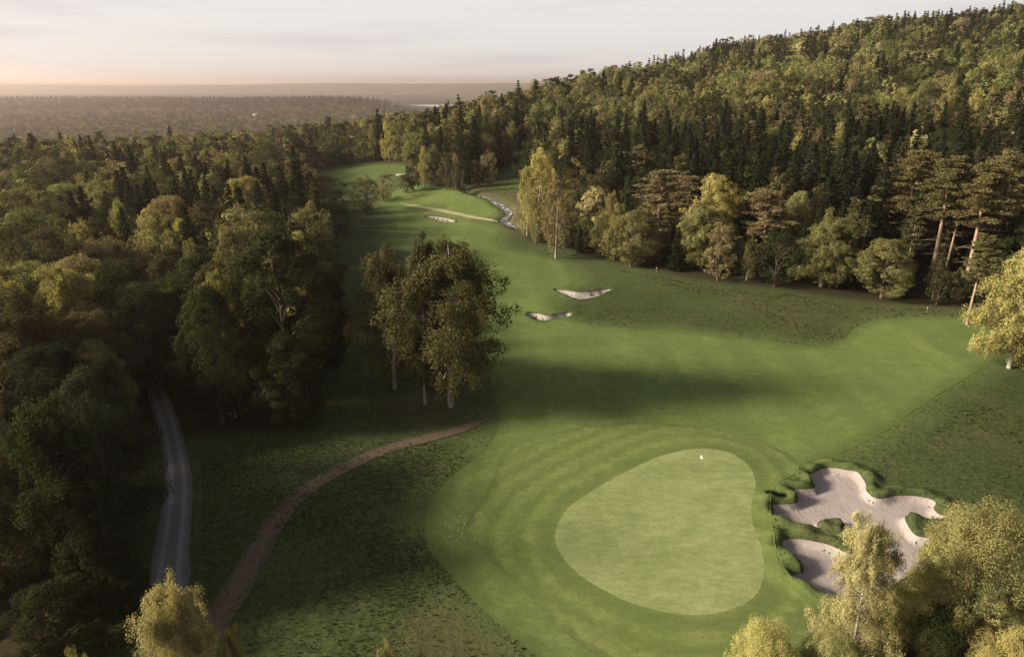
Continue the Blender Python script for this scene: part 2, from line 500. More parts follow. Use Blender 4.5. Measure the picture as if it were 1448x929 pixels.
M['lake'] = kk.surface((.20, .20, .21), .12, .7, kk.noise(.05, 3), .05, .2)
kk = NT("wet_rock"); kb = kk.noise(2.5, 5)
M['rock'] = kk.surface(kk.mix(kb, (.10, .09, .085), (.24, .225, .21)), .7, .3, kb, .6, .1)
def plain(name, c, rough=.6, spec=.3, n=.12):
    k = NT(name); f = k.noise(3, 4)
    return k.surface(k.mix(f, tuple(v * (1 - n) for v in c), tuple(min(1, v * (1 + n)) for v in c)), rough, spec)
M['white'] = plain("white_paint", (.80, .79, .76))
M['wall'] = plain("house_render", (.50, .48, .44))
M['pole'] = plain("dark_pole", (.16, .14, .10))
M['roof'] = plain("dark_roof", (.085, .07, .065))
M['redroof'] = plain("red_roof", (.22, .09, .06))
M['glass'] = plain("window_glass", (.03, .035, .04), .1, .6)
M['cupdark'] = plain("hole_dark", (.01, .01, .01))

# ------------------------------------------------------------------ ground and its sheets
def lines(segs):
    out = []
    for a, b, st in segs:
        out.append(np.arange(a, b, st))
    v = np.unique(np.round(np.concatenate(out), 4))
    keep = [v[0]]
    for q in v[1:]:
        if q - keep[-1] > .12: keep.append(q)
    return np.array(keep)
def geo(a, b, n): return a * (b / a) ** (np.arange(n + 1) / n)
bb = lambda i, m: (BUNKERS[i].min(0) - m, BUNKERS[i].max(0) + m)
xs_s, ys_s = [(-130, 130, 1.2)], [(22, 300, 1.2), (300, 460, 2.5)]
for i, st in ((0, .28), (1, .5), (2, .5), (3, .9), (4, 1.5)):
    lo, hi = bb(i, 3)
    xs_s.append((lo[0], hi[0], st)); ys_s.append((lo[1], hi[1], st))
gx = lines(xs_s)
gx = np.r_[-geo(132, 24000, 70)[::-1], gx, geo(132, 24000, 70)]
gy = lines(ys_s)
gy = np.r_[-geo(3, 4000, 16)[::-1], np.arange(0, 21, 3), gy, geo(463, 23500, 110)]
gy = np.unique(gy)
GX, GY = np.meshgrid(gx, gy)
GZ = terrain(GX, GY)
P2 = np.c_[GX.ravel(), GY.ravel()]
gz = GZ.ravel().copy()

# the clearing (everything else is wooded)
OPEN = smooth_loop(np.concatenate([trace([(200, 905), (222, 800), (225, 700), (240, 640), (300, 628), (380, 618), (432, 606), (452, 560), (462, 490), (470, 410), (462, 352), (466, 322), (455, 306),
    (450, 290), (440, 268), (430, 248), (480, 235), (560, 231), (573, 246), (600, 263), (650, 261), (690, 252), (740, 233), (792, 248), (742, 275), (742, 318), (735, 340), (800, 357), (880, 376), (960, 393), (1100, 413), (1250, 432), (1390, 441)]),
    np.array([[101, 128], [112, 110], [96, 88], [75, 66], [60, 52], [44, 45], [33, 40], [20, 38], [12, 30], [-4, 24], [-17, 20]])]), 2.0)
sd_open = sdf(P2, OPEN, 60)
sd_f = np.minimum(np.minimum(sdf(P2, FAIRWAY), sdf(P2, FARWAY)), sdf(P2, FARMOWN))
sd_f = np.minimum(sd_f, sdf(P2, APRON))
sd_b = np.minimum.reduce([sdf(P2, B, 8) for B in BUNKERS])
sd_r = np.minimum.reduce([sdf(P2, ROAD, 8), sdf(P2, TRACK, 8)])
gz -= .14 * sstep(-.1, -1.0, sd_f) * (sd_b > .4)
gz -= .30 * sstep(-.35, -.8, sd_b)
gz -= .10 * sstep(0, -.7, sd_r)
r_all = np.hypot(P2[:, 0], P2[:, 1])
HEATH = smooth_loop(trace([(880, 384), (960, 397), (1100, 417), (1240, 436), (1390, 444), (1392, 452), (1255, 449), (1222, 460), (1205, 474), (1160, 478), (1110, 468), (1060, 440), (980, 412)]), 1.5)
SCRUB = smooth_loop(trace([(1345, 600), (1370, 575), (1440, 560), (1500, 590), (1480, 650), (1400, 655), (1350, 630)]), 1.0)
BROWN = smooth_loop(trace([(545, 585), (560, 560), (620, 552), (670, 575), (660, 598), (600, 605)]), 1.0)
DRY2 = smooth_loop(trace([(560, 900), (620, 850), (680, 880), (740, 940), (640, 960)]), 1.0)
STRM = smooth_loop(trace([(650, 262), (735, 262), (745, 300), (735, 330), (715, 322), (705, 295), (680, 280)]), 2.0)
dry = np.maximum.reduce([sstep(3, -4, sdf(P2, L)) * a for L, a in ((HEATH, .34), (SCRUB, .22), (BROWN, .7), (DRY2, .6), (STRM, .8))])
mownv = sstep(5.0, .5, sd_f) * .8
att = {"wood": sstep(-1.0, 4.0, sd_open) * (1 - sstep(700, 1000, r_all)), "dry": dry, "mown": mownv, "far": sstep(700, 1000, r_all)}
nyy, nxx = GX.shape
ii = (np.arange(nyy - 1)[:, None] * nxx + np.arange(nxx - 1)[None]).ravel()
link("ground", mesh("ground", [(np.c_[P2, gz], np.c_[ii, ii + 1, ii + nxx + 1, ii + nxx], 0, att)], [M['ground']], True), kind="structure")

def sheet(name, L, mat, off, step, attrs=None, holes=(), zf=terrain, kind="structure", **props):
    lo, hi = L.min(0), L.max(0)
    X, Y = np.meshgrid(np.arange(lo[0], hi[0], step), np.arange(lo[1], hi[1], step))
    X = X + (np.arange(X.shape[0]) % 2)[:, None] * step * .5
    Q = np.c_[X.ravel(), Y.ravel()]
    d = sdf(Q, L)
    Q = Q[d < -.45 * step]
    for Hh in holes: Q = Q[np.abs(sdf(Q, Hh, 8)) > .3 * step]
    A, E = [], []
    for loop in [L] + list(holes):
        if (loop.max(0) < lo).any() or (loop.min(0) > hi).any(): continue
        o, n = sum(map(len, A)), len(loop)
        A.append(loop); E += [(o + i, o + (i + 1) % n) for i in range(n)]
    A = np.concatenate(A + [Q])
    res = delaunay_2d_cdt([Vector(p) for p in A], E, [], 0, 1e-4)
    V = np.array([tuple(v) for v in res[0]])
    F = np.array([f for f in res[2] if len(f) == 3])
    cen = V[F].mean(1)
    keep = inside(cen, L)
    for Hh in holes: keep &= ~inside(cen, Hh)
    F = F[keep]
    z = zf(V[:, 0], V[:, 1]) + off
    at = {k: f(V) for k, f in (attrs or {}).items()}
    return link(name, mesh(name, [(np.c_[V, z], F, 0, at)], [mat], True), kind=kind, **props)

def across(C, W):
    k = smooth_loop(C, .8, False)
    s = np.r_[0, np.cumsum(np.linalg.norm(np.diff(C, axis=0), axis=1))]
    sk = np.r_[0, np.cumsum(np.linalg.norm(np.diff(k, axis=0), axis=1))]
    w = np.interp(sk / sk[-1] * s[-1], s, W)
    T = np.gradient(k, axis=0); T /= np.linalg.norm(T, axis=1)[:, None]
    def f(V):
        D = ((V[:, None, :] - k[None]) ** 2).sum(2)
        j = D.argmin(1)
        dv = V - k[j]
        return (T[j, 0] * dv[:, 1] - T[j, 1] * dv[:, 0]) / w[j]
    return f
sheet("fairway", FAIRWAY, M['fairway'], .018, 1.4, holes=BUNKERS + [APRON], attrs={"edge": lambda V: sdf(V, FAIRWAY, 60)})
sheet("far_fairway", FARWAY, M['fairway'], .04, 4.0, holes=[BUNKERS[4]])
sheet("mown_lane", FARMOWN, M['fairway'], .04, 4.0)
sheet("green_apron", APRON, M['apron'], .035, .7, holes=[BUNKER, GREEN],
      attrs={"edge": lambda V: sdf(V, APRON, 60), "ring": lambda V: sdf(V, GREEN, 60), "ringfade": lambda V: sstep(17, 8, sdf(V, GREEN, 60))})
sheet("putting_green", GREEN, M['green'], .05, .7)
for i, B in enumerate(BUNKERS):
    sheet("sand_bunker", B, M['sand'], .05, .35 if i == 0 else .6)
for L in SUNLIT_STRIP: sheet("painted_sun_strip", L, M['sun_strip'], .07, 1.5)
sheet("dirt_path", TRACK, M['dirt'], .05, .5, attrs={"across": across(TRACK_C, TRACK_W)})
sheet("gravel_road", ROAD, M['gravel'], .05, .5, attrs={"across": across(ROAD_C, ROAD_W)})
sheet("stream_water", STREAM, M['water'], .35, 1.2)
LAKE = smooth_loop(np.array([[-540, 3060], [-480, 2960], [-250, 2940], [-110, 2990], [-80, 3080], [-110, 3240], [-300, 3300], [-480, 3220]], float), 40)
sheet("lake_water", LAKE, M['lake'], 0, 60, zf=lambda x, y: np.full(np.shape(x), float(land(-300, 3100)) + 1.5))

# ------------------------------------------------------------------ trees
def tube(path, rad, k=6):
    path = np.asarray(path, float); rad = np.asarray(rad, float)
    m = len(path)
    T = np.gradient(path, axis=0); T /= np.linalg.norm(T, axis=1)[:, None] + 1e-9
    ref = np.array([.31, .95, .05])
    A = np.cross(T, ref); A /= np.linalg.norm(A, axis=1)[:, None] + 1e-9
    B = np.cross(T, A)
    th = np.arange(k) / k * 2 * math.pi
    V = path[:, None] + (A[:, None] * np.cos(th)[None, :, None] + B[:, None] * np.sin(th)[None, :, None]) * rad[:, None, None]
    i = np.arange(m - 1)[:, None] * k; j = np.arange(k)[None]
    F = np.stack([i + j, i + (j + 1) % k, i + k + (j + 1) % k, i + k + j], -1).reshape(-1, 4)
    return V.reshape(-1, 3), F
def cat(ts):
    V, F, o = [], [], 0
    for v, f in ts:
        V.append(v); F.append(f + o); o += len(v)
    return np.concatenate(V), np.concatenate(F)
def unit(a): return a / (np.linalg.norm(a, axis=-1, keepdims=True) + 1e-9)
def leaves(P, N, U, size, asp, g, fold=.25):
    """one pointed, slightly folded leaf face per point"""
    n = len(P)
    N = unit(N); W = unit(np.cross(N, U)); U = np.cross(W, N)
    s = (size * (.5 + 1.0 * g.random(n)))[:, None] * .5
    V = np.stack([P - U * s, P + W * s * asp - N * s * fold, P + U * s, P - W * s * asp + N * s * fold], 1).reshape(-1, 3)
    F = np.arange(n * 4).reshape(n, 4)
    return V, F
def rdir(g, n): return unit(g.normal(size=(n, 3)))

def broadleaf(seed, h=18, R=5.2, base=.2, nclump=75, nsub=6, nleaf=20, leaf=.30, power=.55, skew=.8):
    g = np.random.default_rng(seed)
    az = g.random(nclump) * 2 * math.pi; t = (g.random(nclump)) ** .9
    lump = 1 + .20 * np.sin(2 * az + g.random() * 6 + 4 * t) + .14 * np.sin(5 * az + g.random() * 6 - 5 * t)
    r = R * np.sin(math.pi * np.clip(t, .03, .97) ** skew) ** power * lump * (1 - .55 * g.random(nclump) ** 2.2)
    z = h * (base + (.97 - base) * t)
    C = np.c_[np.cos(az) * r, np.sin(az) * r, z]
    rc = R * (.17 + .17 * g.random(nclump))
    C[:, 2] -= rc * .3
    out = unit(C - np.array([0, 0, h * (base + .38 * (1 - base))]))
    d1 = unit(rdir(g, nclump * nsub) + np.repeat(out, nsub, 0) * .7 + np.array([0, 0, .25]))
    S = np.repeat(C, nsub, 0) + d1 * (np.repeat(rc, nsub) * (.55 + .5 * g.random(nclump * nsub)))[:, None]
    rs = np.repeat(rc, nsub) * (.42 + .25 * g.random(nclump * nsub))
    n = len(S) * nleaf
    d2 = unit(rdir(g, n) + np.repeat(d1, nleaf, 0) * .55)
    P = np.repeat(S, nleaf, 0) + d2 * (np.repeat(rs, nleaf) * (.72 + .36 * g.random(n)))[:, None] * np.array([1, 1, .8])
    N = d2 * .9 + np.repeat(out, nsub * nleaf, 0) * .35 + rdir(g, n) * .5 + np.array([0, 0, .2])
    crown = leaves(P, N, rdir(g, n) + np.array([0, 0, -.4]), leaf, .62, g)
    v = np.clip(.5 + .22 * g.normal(size=n) + np.repeat(g.normal(size=len(S)), nleaf) * .16, 0, 1)
    tr = [tube([[0, 0, -.6], [.05, 0, h * .1], [.12, .1, h * .3], [.1, -.1, h * .6], [0, 0, h * .85]], np.array([.024, .018, .014, .008, .002]) * h, 8)]
    order = np.argsort(z)
    for i in order[::max(1, nclump // 26)]:
        z0 = max(h * .12, z[i] - r[i] * .8 - 1)
        z0 = min(z0, h * .7)
        mid = np.array([C[i, 0] * .45, C[i, 1] * .45, z0 + (z[i] - z0) * .62])
        tr.append(tube([[.1, 0, z0], mid, C[i]], np.array([.0085, .005, .0014]) * h, 5))
    return cat(tr), crown, np.repeat(v, 4)

def birch(seed, h=19, R=3.4, base=.16, nb=70, ns=6, nl=26, leaf=.24, droop=.11, wide=.0):
    g = np.random.default_rng(seed)
    lean = g.normal(size=2) * .02 * h
    def ax(t): return np.c_[lean[0] * t ** 2 + .18 * np.sin(5 * t), lean[1] * t ** 2 + .18 * np.cos(4 * t) - .18, h * t]
    tt = np.linspace(0, 1, 12)
    trunk = ax(tt); trunk[0, 2] = -.5
    tr = [tube(trunk, h * .0125 * (1 - .93 * tt ** .8), 8)]
    t = base + (.98 - base) * g.random(nb) ** .85
    az = np.arange(nb) * 2.39996 + g.normal(size=nb) * .4
    prof = (np.sin(math.pi * np.clip((t - base) / (1 - base), .02, 1) ** (.62 - wide)) ** .7 * .93 + .10)
    lump = 1 + .22 * np.sin(2 * az + 9 * t + g.random() * 6)
    r = R * prof * lump * (.72 + .45 * g.random(nb))
    st = ax(np.clip(t - .10, .05, 1))
    D = np.c_[np.cos(az), np.sin(az)]
    end = ax(t); end[:, :2] += D * r[:, None]
    end[:, 2] += .055 * h * (.1 + g.random(nb) ** 1.5 * 1.3) - .012 * h
    PP, NN, UU, VV = [], [], [], []
    for i in range(nb):
        mid = st[i] * .5 + end[i] * .5; mid[2] += .03 * h
        if i % (1 if nl > 40 else 2) == 0:
            tr.append(tube([st[i], mid, end[i]], np.array([.0042, .0026, .0008]) * h * (1.15 - t[i]), 5))
        q = .25 + .8 * g.random(ns) ** .7
        a = ((1 - q) ** 2)[:, None] * st[i] + (2 * q * (1 - q))[:, None] * mid + (q ** 2)[:, None] * end[i]
        a[:, :2] += g.normal(size=(ns, 2)) * R * .11
        L = h * droop * (.4 + g.random(ns)) * (.55 + .8 * (1 - t[i]))
        u = g.random((ns, nl))
        P = a[:, None, :] + np.zeros((ns, nl, 1))
        side = rdir(g, ns * nl).reshape(ns, nl, 3)
        P = P + side * (.09 * R * (.4 + g.random((ns, nl))))[..., None]
        P[..., 2] -= u * L[:, None] - .012 * h
        P[..., :2] += D[i] * (u ** .5 * .10 * R)[..., None]
        PP.append(P.reshape(-1, 3))
        o = np.array([D[i, 0], D[i, 1], .35])
        NN.append((side * .75 + o * .55).reshape(-1, 3))
        VV.append(np.repeat(np.clip(.5 + .2 * g.normal(size=ns), 0, 1), nl))
    P = np.concatenate(PP); N = np.concatenate(NN) + rdir(g, len(P)) * .4
    crown = leaves(P, N, rdir(g, len(P)) * .5 + np.array([0, 0, -1.]), leaf, .55, g)
    v = np.clip(np.concatenate(VV) + .2 * g.normal(size=len(P)), 0, 1)
    return cat(tr), crown, np.repeat(v, 4)

def spruce(seed, h=22, R=3.1, nw=36, nb=8, nsp=10, leaf=.75, base=.06):
    g = np.random.default_rng(seed)
    tr = [tube([[0, 0, -.5], [0, 0, h * .3], [0, 0, h * .7], [0, 0, h]], np.array([.013, .010, .005, .0008]) * h, 7)]
    n = nw * nb
    t = np.repeat(base + (1 - base) * np.linspace(0, .985, nw), nb) + g.normal(size=n) * .006
    az = g.random(n) * 2 * math.pi
    L = R * (np.clip(1 - t, 0, 1) ** .80 + .03) * (.70 + .5 * g.random(n)) * (1 - .30 * sstep(.2, .0, t))
    D = np.c_[np.cos(az), np.sin(az)]
    q = np.repeat((np.arange(nsp)[None] + g.random((n, nsp))) / nsp, 1).reshape(n, nsp) ** .8
    z = (h * t)[:, None] - (L * .50)[:, None] * q ** 1.0 + (L * .22)[:, None] * q ** 3
    lat = (g.random((n, nsp)) - .5) * (L * .42)[:, None] * np.sin(math.pi * np.clip(q, .15, .9))
    P = np.stack([D[:, 0:1] * q * L[:, None] - D[:, 1:2] * lat, D[:, 1:2] * q * L[:, None] + D[:, 0:1] * lat, z - np.abs(lat) * .35 + g.normal(size=(n, nsp)) * .04], -1).reshape(-1, 3)
    U = np.repeat(np.c_[D, np.full(n, -.42)], nsp, 0)
    sgn = np.sign(lat).reshape(-1, 1)
    U = unit(U + sgn * np.repeat(np.c_[-D[:, 1], D[:, 0], np.zeros(n)], nsp, 0) * .55 + g.normal(size=(len(P), 3)) * .16)
    N = np.array([0, 0, 1.]) + U * np.array([.35, .35, 0]) + g.normal(size=(len(P), 3)) * .38
    sz = leaf * (.45 + .75 * np.repeat(np.clip(1 - t, .1, 1), nsp))
    V, F = leaves(P, N, U, sz, .34, g, .3)
    # hanging twigs under the boughs
    P2_ = P[::2] + g.normal(size=(len(P[::2]), 3)) * .08 - np.array([0, 0, .12])
    V2, F2 = leaves(P2_, rdir(g, len(P2_)) * np.array([1, 1, .25]), np.array([[0, 0, -1.]]) + U[::2] * .4, sz[::2] * .85, .30, g, .2)
    v = np.clip(.5 + .24 * g.normal(size=len(P) + len(P2_)), 0, 1)
    return cat(tr), (np.concatenate([V, V2]), np.concatenate([F, F2 + len(V)])), np.repeat(v, 4)

def pine(seed, h=23, R=3.6, base=.45, nb=34, nclump=5, nl=40, leaf=.42, dead=5):
    g = np.random.default_rng(seed)
    bend = g.normal(size=2) * .018 * h
    def ax(t):
        t = np.asarray(t, float)
        return np.stack([bend[0] * t ** 2 + .10 * np.sin(6 * t), bend[1] * t ** 2 + 0 * t, h * t], -1)
    tt = np.linspace(0, .98, 10); tk = ax(tt); tk[0, 2] = -.5
    tr = [tube(tk, h * .0125 * (1 - .85 * tt), 8)]
    for i in range(dead):
        t = .22 + (base - .18) * g.random(); a = g.random() * 6.28; L = .9 + 1.6 * g.random()
        p = ax(t); e = p + np.array([math.cos(a) * L, math.sin(a) * L, -.25 + .4 * g.random()])
        tr.append(tube([p, (p + e) / 2 + [0, 0, .15], e], [.06, .04, .012], 4))
    t = base + (.97 - base) * (np.arange(nb) + g.random(nb)) / nb
    az = np.arange(nb) * 2.4 + g.normal(size=nb) * .5
    x = (t - base) / (1 - base)
    L = R * (1.0 - .78 * x ** 1.5) * (.55 + .55 * g.random(nb)) * (1 - .25 * (x < .12))
    PP, NN, VV = [], [], []
    for i in range(nb):
        D = np.array([math.cos(az[i]), math.sin(az[i]), .10 + .25 * x[i]])
        p = ax(t[i]); e = p + D * L[i]; e[2] -= .10 * L[i]
        tr.append(tube([p, (p + e) / 2 - [0, 0, .06 * L[i]], e], [.0040 * h * (1.2 - x[i]), .0024 * h, .02], 5))
        for c in range(nclump):
            q = .35 + .75 * (c + g.random()) / nclump
            cen = p + (e - p) * q + np.array([g.normal() * .32, g.normal() * .32, .12 + g.normal() * .12]) * (R / 3.6)
            rr = (.42 + .35 * g.random()) * R / 3.6
            d = rdir(g, nl)
            PP.append(cen + d * np.array([1.1, 1.1, .62]) * rr * (.4 + .65 * g.random(nl))[:, None])
            NN.append(d * np.array([.5, .5, 1]) + rdir(g, nl) * .8 + np.array([0, 0, .5]))
            VV.append(np.full(nl, np.clip(.5 + .22 * g.normal(), 0, 1)))
    P = np.concatenate(PP); N = np.concatenate(NN)
    crown = leaves(P, N, rdir(g, len(P)), leaf, .38, g)
    v = np.clip(np.concatenate(VV) + .2 * g.normal(size=len(P)), 0, 1)
    return cat(tr), crown, np.repeat(v, 4)

BARK = {'birch': 'birch_bark', 'broadleaf': 'bark', 'spruce': 'spruce_bark', 'pine': 'pine_bark'}
LEAF = {'birch': 'birch_leaf', 'broadleaf': 'leaf', 'spruce': 'needle', 'pine': 'needle'}
PROTO = {}
def proto(kind, lod, gen, h, R):
    (tv, tf), (lv, lf), v = gen
    bark, leaf = M[BARK[kind]], M[LEAF[kind]]
    zs = h / float(np.percentile(lv[:, 2], 99.9))
    tv = tv * np.array([1, 1, zs]); lv = lv * np.array([1, 1, zs])
    R = float(np.percentile(np.hypot(lv[:, 0], lv[:, 1]), 98.5))
    e = dict(h=h, R=R, kind=kind, lod=lod)
    if lod == 'far':
        e['one'] = mesh(kind + "_tree", [(lv, lf, 0, {"v": v}), (tv, tf, 1)], [leaf, bark])
    else:
        e['trunk'] = mesh("trunk", [(tv, tf, 0)], [bark], True)
        e['crown'] = mesh("crown", [(lv, lf, 0, {"v": v})], [leaf])
    PROTO.setdefault((kind, lod), []).append(e)

for s in range(3):
    proto('broadleaf', 'near', broadleaf(100 + s, 18, 5.2, .14, 120, 8, 60, .21, [.5, .6, .55][s], [.8, .9, .7][s]), 18, 6.1)
    proto('birch', 'near', birch(200 + s, 19, 3.4, .15, 95, 11, 68, .19, [.10, .13, .08][s]), 19, 4.5)
for s in range(3):
    proto('birch', 'airy', birch(240 + s, 19, 3.4, .20, 84, 10, 62, .17, [.12, .14, .10][s]), 19, 3.4)
for s in range(2):
    proto('broadleaf', 'hero', broadleaf(130 + s, 18, 5.2, .14, 150, 10, 130, .108, [.5, .6][s], [.8, .7][s]), 18, 6.1)
    proto('birch', 'hero', birch(230 + s, 19, 3.4, .15, 110, 14, 125, .102, [.055, .08][s]), 19, 4.5)
for s in range(4):
    proto('broadleaf', 'mid', broadleaf(110 + s, 18, 5.2, .12, 62, 7, 26, .28, [.5, .6, .45, .65][s], [.8, .95, .7, .62][s]), 18, 6.1)
    proto('birch', 'mid', birch(210 + s, 19, 3.4, .12, 70, 7, 22, .27, [.10, .13, .08, .11][s], [0, .08, -.05, .05][s]), 19, 4.5)
for s in range(3):
    proto('spruce', 'mid', spruce(310 + s, 22, [3.0, 3.5, 2.7][s]), 22, 3.1)
    proto('pine', 'mid', pine(410 + s, 23, [3.4, 4.0, 3.6][s], [.45, .38, .50][s]), 23, 4.2)
proto('pine', 'near', pine(420, 23, 3.8, .40, 44, 6, 70, .30, 9), 23, 4.2)
proto('pine', 'near', pine(421, 23, 3.6, .50, 40, 6, 70, .30, 12), 23, 4.2)
proto('pine', 'near', pine(422, 23, 3.4, .12, 60, 5, 60, .30, 2), 23, 4.2)
for s in range(3):
    proto('broadleaf', 'far', broadleaf(120 + s, 18, 5.2, .10, 46, 4, 9, .72, [.5, .6, .45][s], [.8, .95, .7][s]), 18, 6.1)
for s in range(2):
    proto('birch', 'far', birch(220 + s, 19, 3.4, .10, 46, 4, 9, .55, .10), 19, 4.5)
    proto('spruce', 'far', spruce(320 + s, 22, [3.0, 3.4][s], 20, 7, 5, 1.35), 22, 3.1)
proto('pine', 'far', pine(430, 23, 3.8, .35, 24, 3, 14, .8, 0), 23, 4.2)

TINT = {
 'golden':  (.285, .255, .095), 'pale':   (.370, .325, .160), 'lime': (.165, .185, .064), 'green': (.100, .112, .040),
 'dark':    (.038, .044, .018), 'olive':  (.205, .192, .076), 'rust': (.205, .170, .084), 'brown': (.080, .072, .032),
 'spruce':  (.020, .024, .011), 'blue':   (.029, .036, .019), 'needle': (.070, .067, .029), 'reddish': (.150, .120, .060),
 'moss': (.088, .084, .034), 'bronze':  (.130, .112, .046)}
TWORD = {'moss': 'mossy green', 'bronze': 'bronze', 'golden': 'golden yellow', 'pale': 'pale cream-gold', 'lime': 'bright green', 'green': 'mid green', 'dark': 'dark green', 'olive': 'olive green', 'rust': 'golden brown',
         'brown': 'brown green', 'spruce': 'blackish green', 'blue': 'dark bluish green', 'needle': 'olive green', 'reddish': 'reddish brown'}
CATG = {'birch': 'birch', 'broadleaf': 'broadleaf tree', 'spruce': 'spruce', 'pine': 'pine'}
taken = []        # (x, y, radius) of the hand-placed trees
n_things = {}

def place(kind, lod, x, y, h, crown_d, tint, label, group=None, var=None, single=None):
    L = PROTO[(kind, lod)]
    e = L[rnd.randrange(len(L)) if var is None else var % len(L)]
    sz = h / e['h']
    sxy = crown_d / (2 * e['R'])
    z = float(land(x, y))
    rot = rnd.random() * 6.283
    c = TINT[tint]; f = rnd.uniform(.86, 1.14)
    c = (c[0] * f * rnd.uniform(.94, 1.06), c[1] * f, c[2] * f, 1)
    if lod == 'far':
        o = link(kind + "_tree", e['one'], label=label, category=CATG[kind], group=group)
        o.color = c
    else:
        o = link(kind + "_tree", None, label=label, category=CATG[kind], group=group)
        o.empty_display_size = .5
        link("trunk", e['trunk'], o)
        cr = link("crown", e['crown'], o)
        cr.color = c
    o.location = (x, y, z); o.rotation_euler = (rnd.uniform(-.02, .02), rnd.uniform(-.02, .02), rot)
    o.scale = (sxy * rnd.uniform(.95, 1.05), sxy * rnd.uniform(.95, 1.05), sz)
    n_things[kind] = n_things.get(kind, 0) + 1
    return o

def tree_at(px, py, h):
    """ground point of a tree of height h whose top is seen at a pixel"""
    a, b, c = ray(px, py)
    t = march(px, py, h)
    return a * t, b * t, t

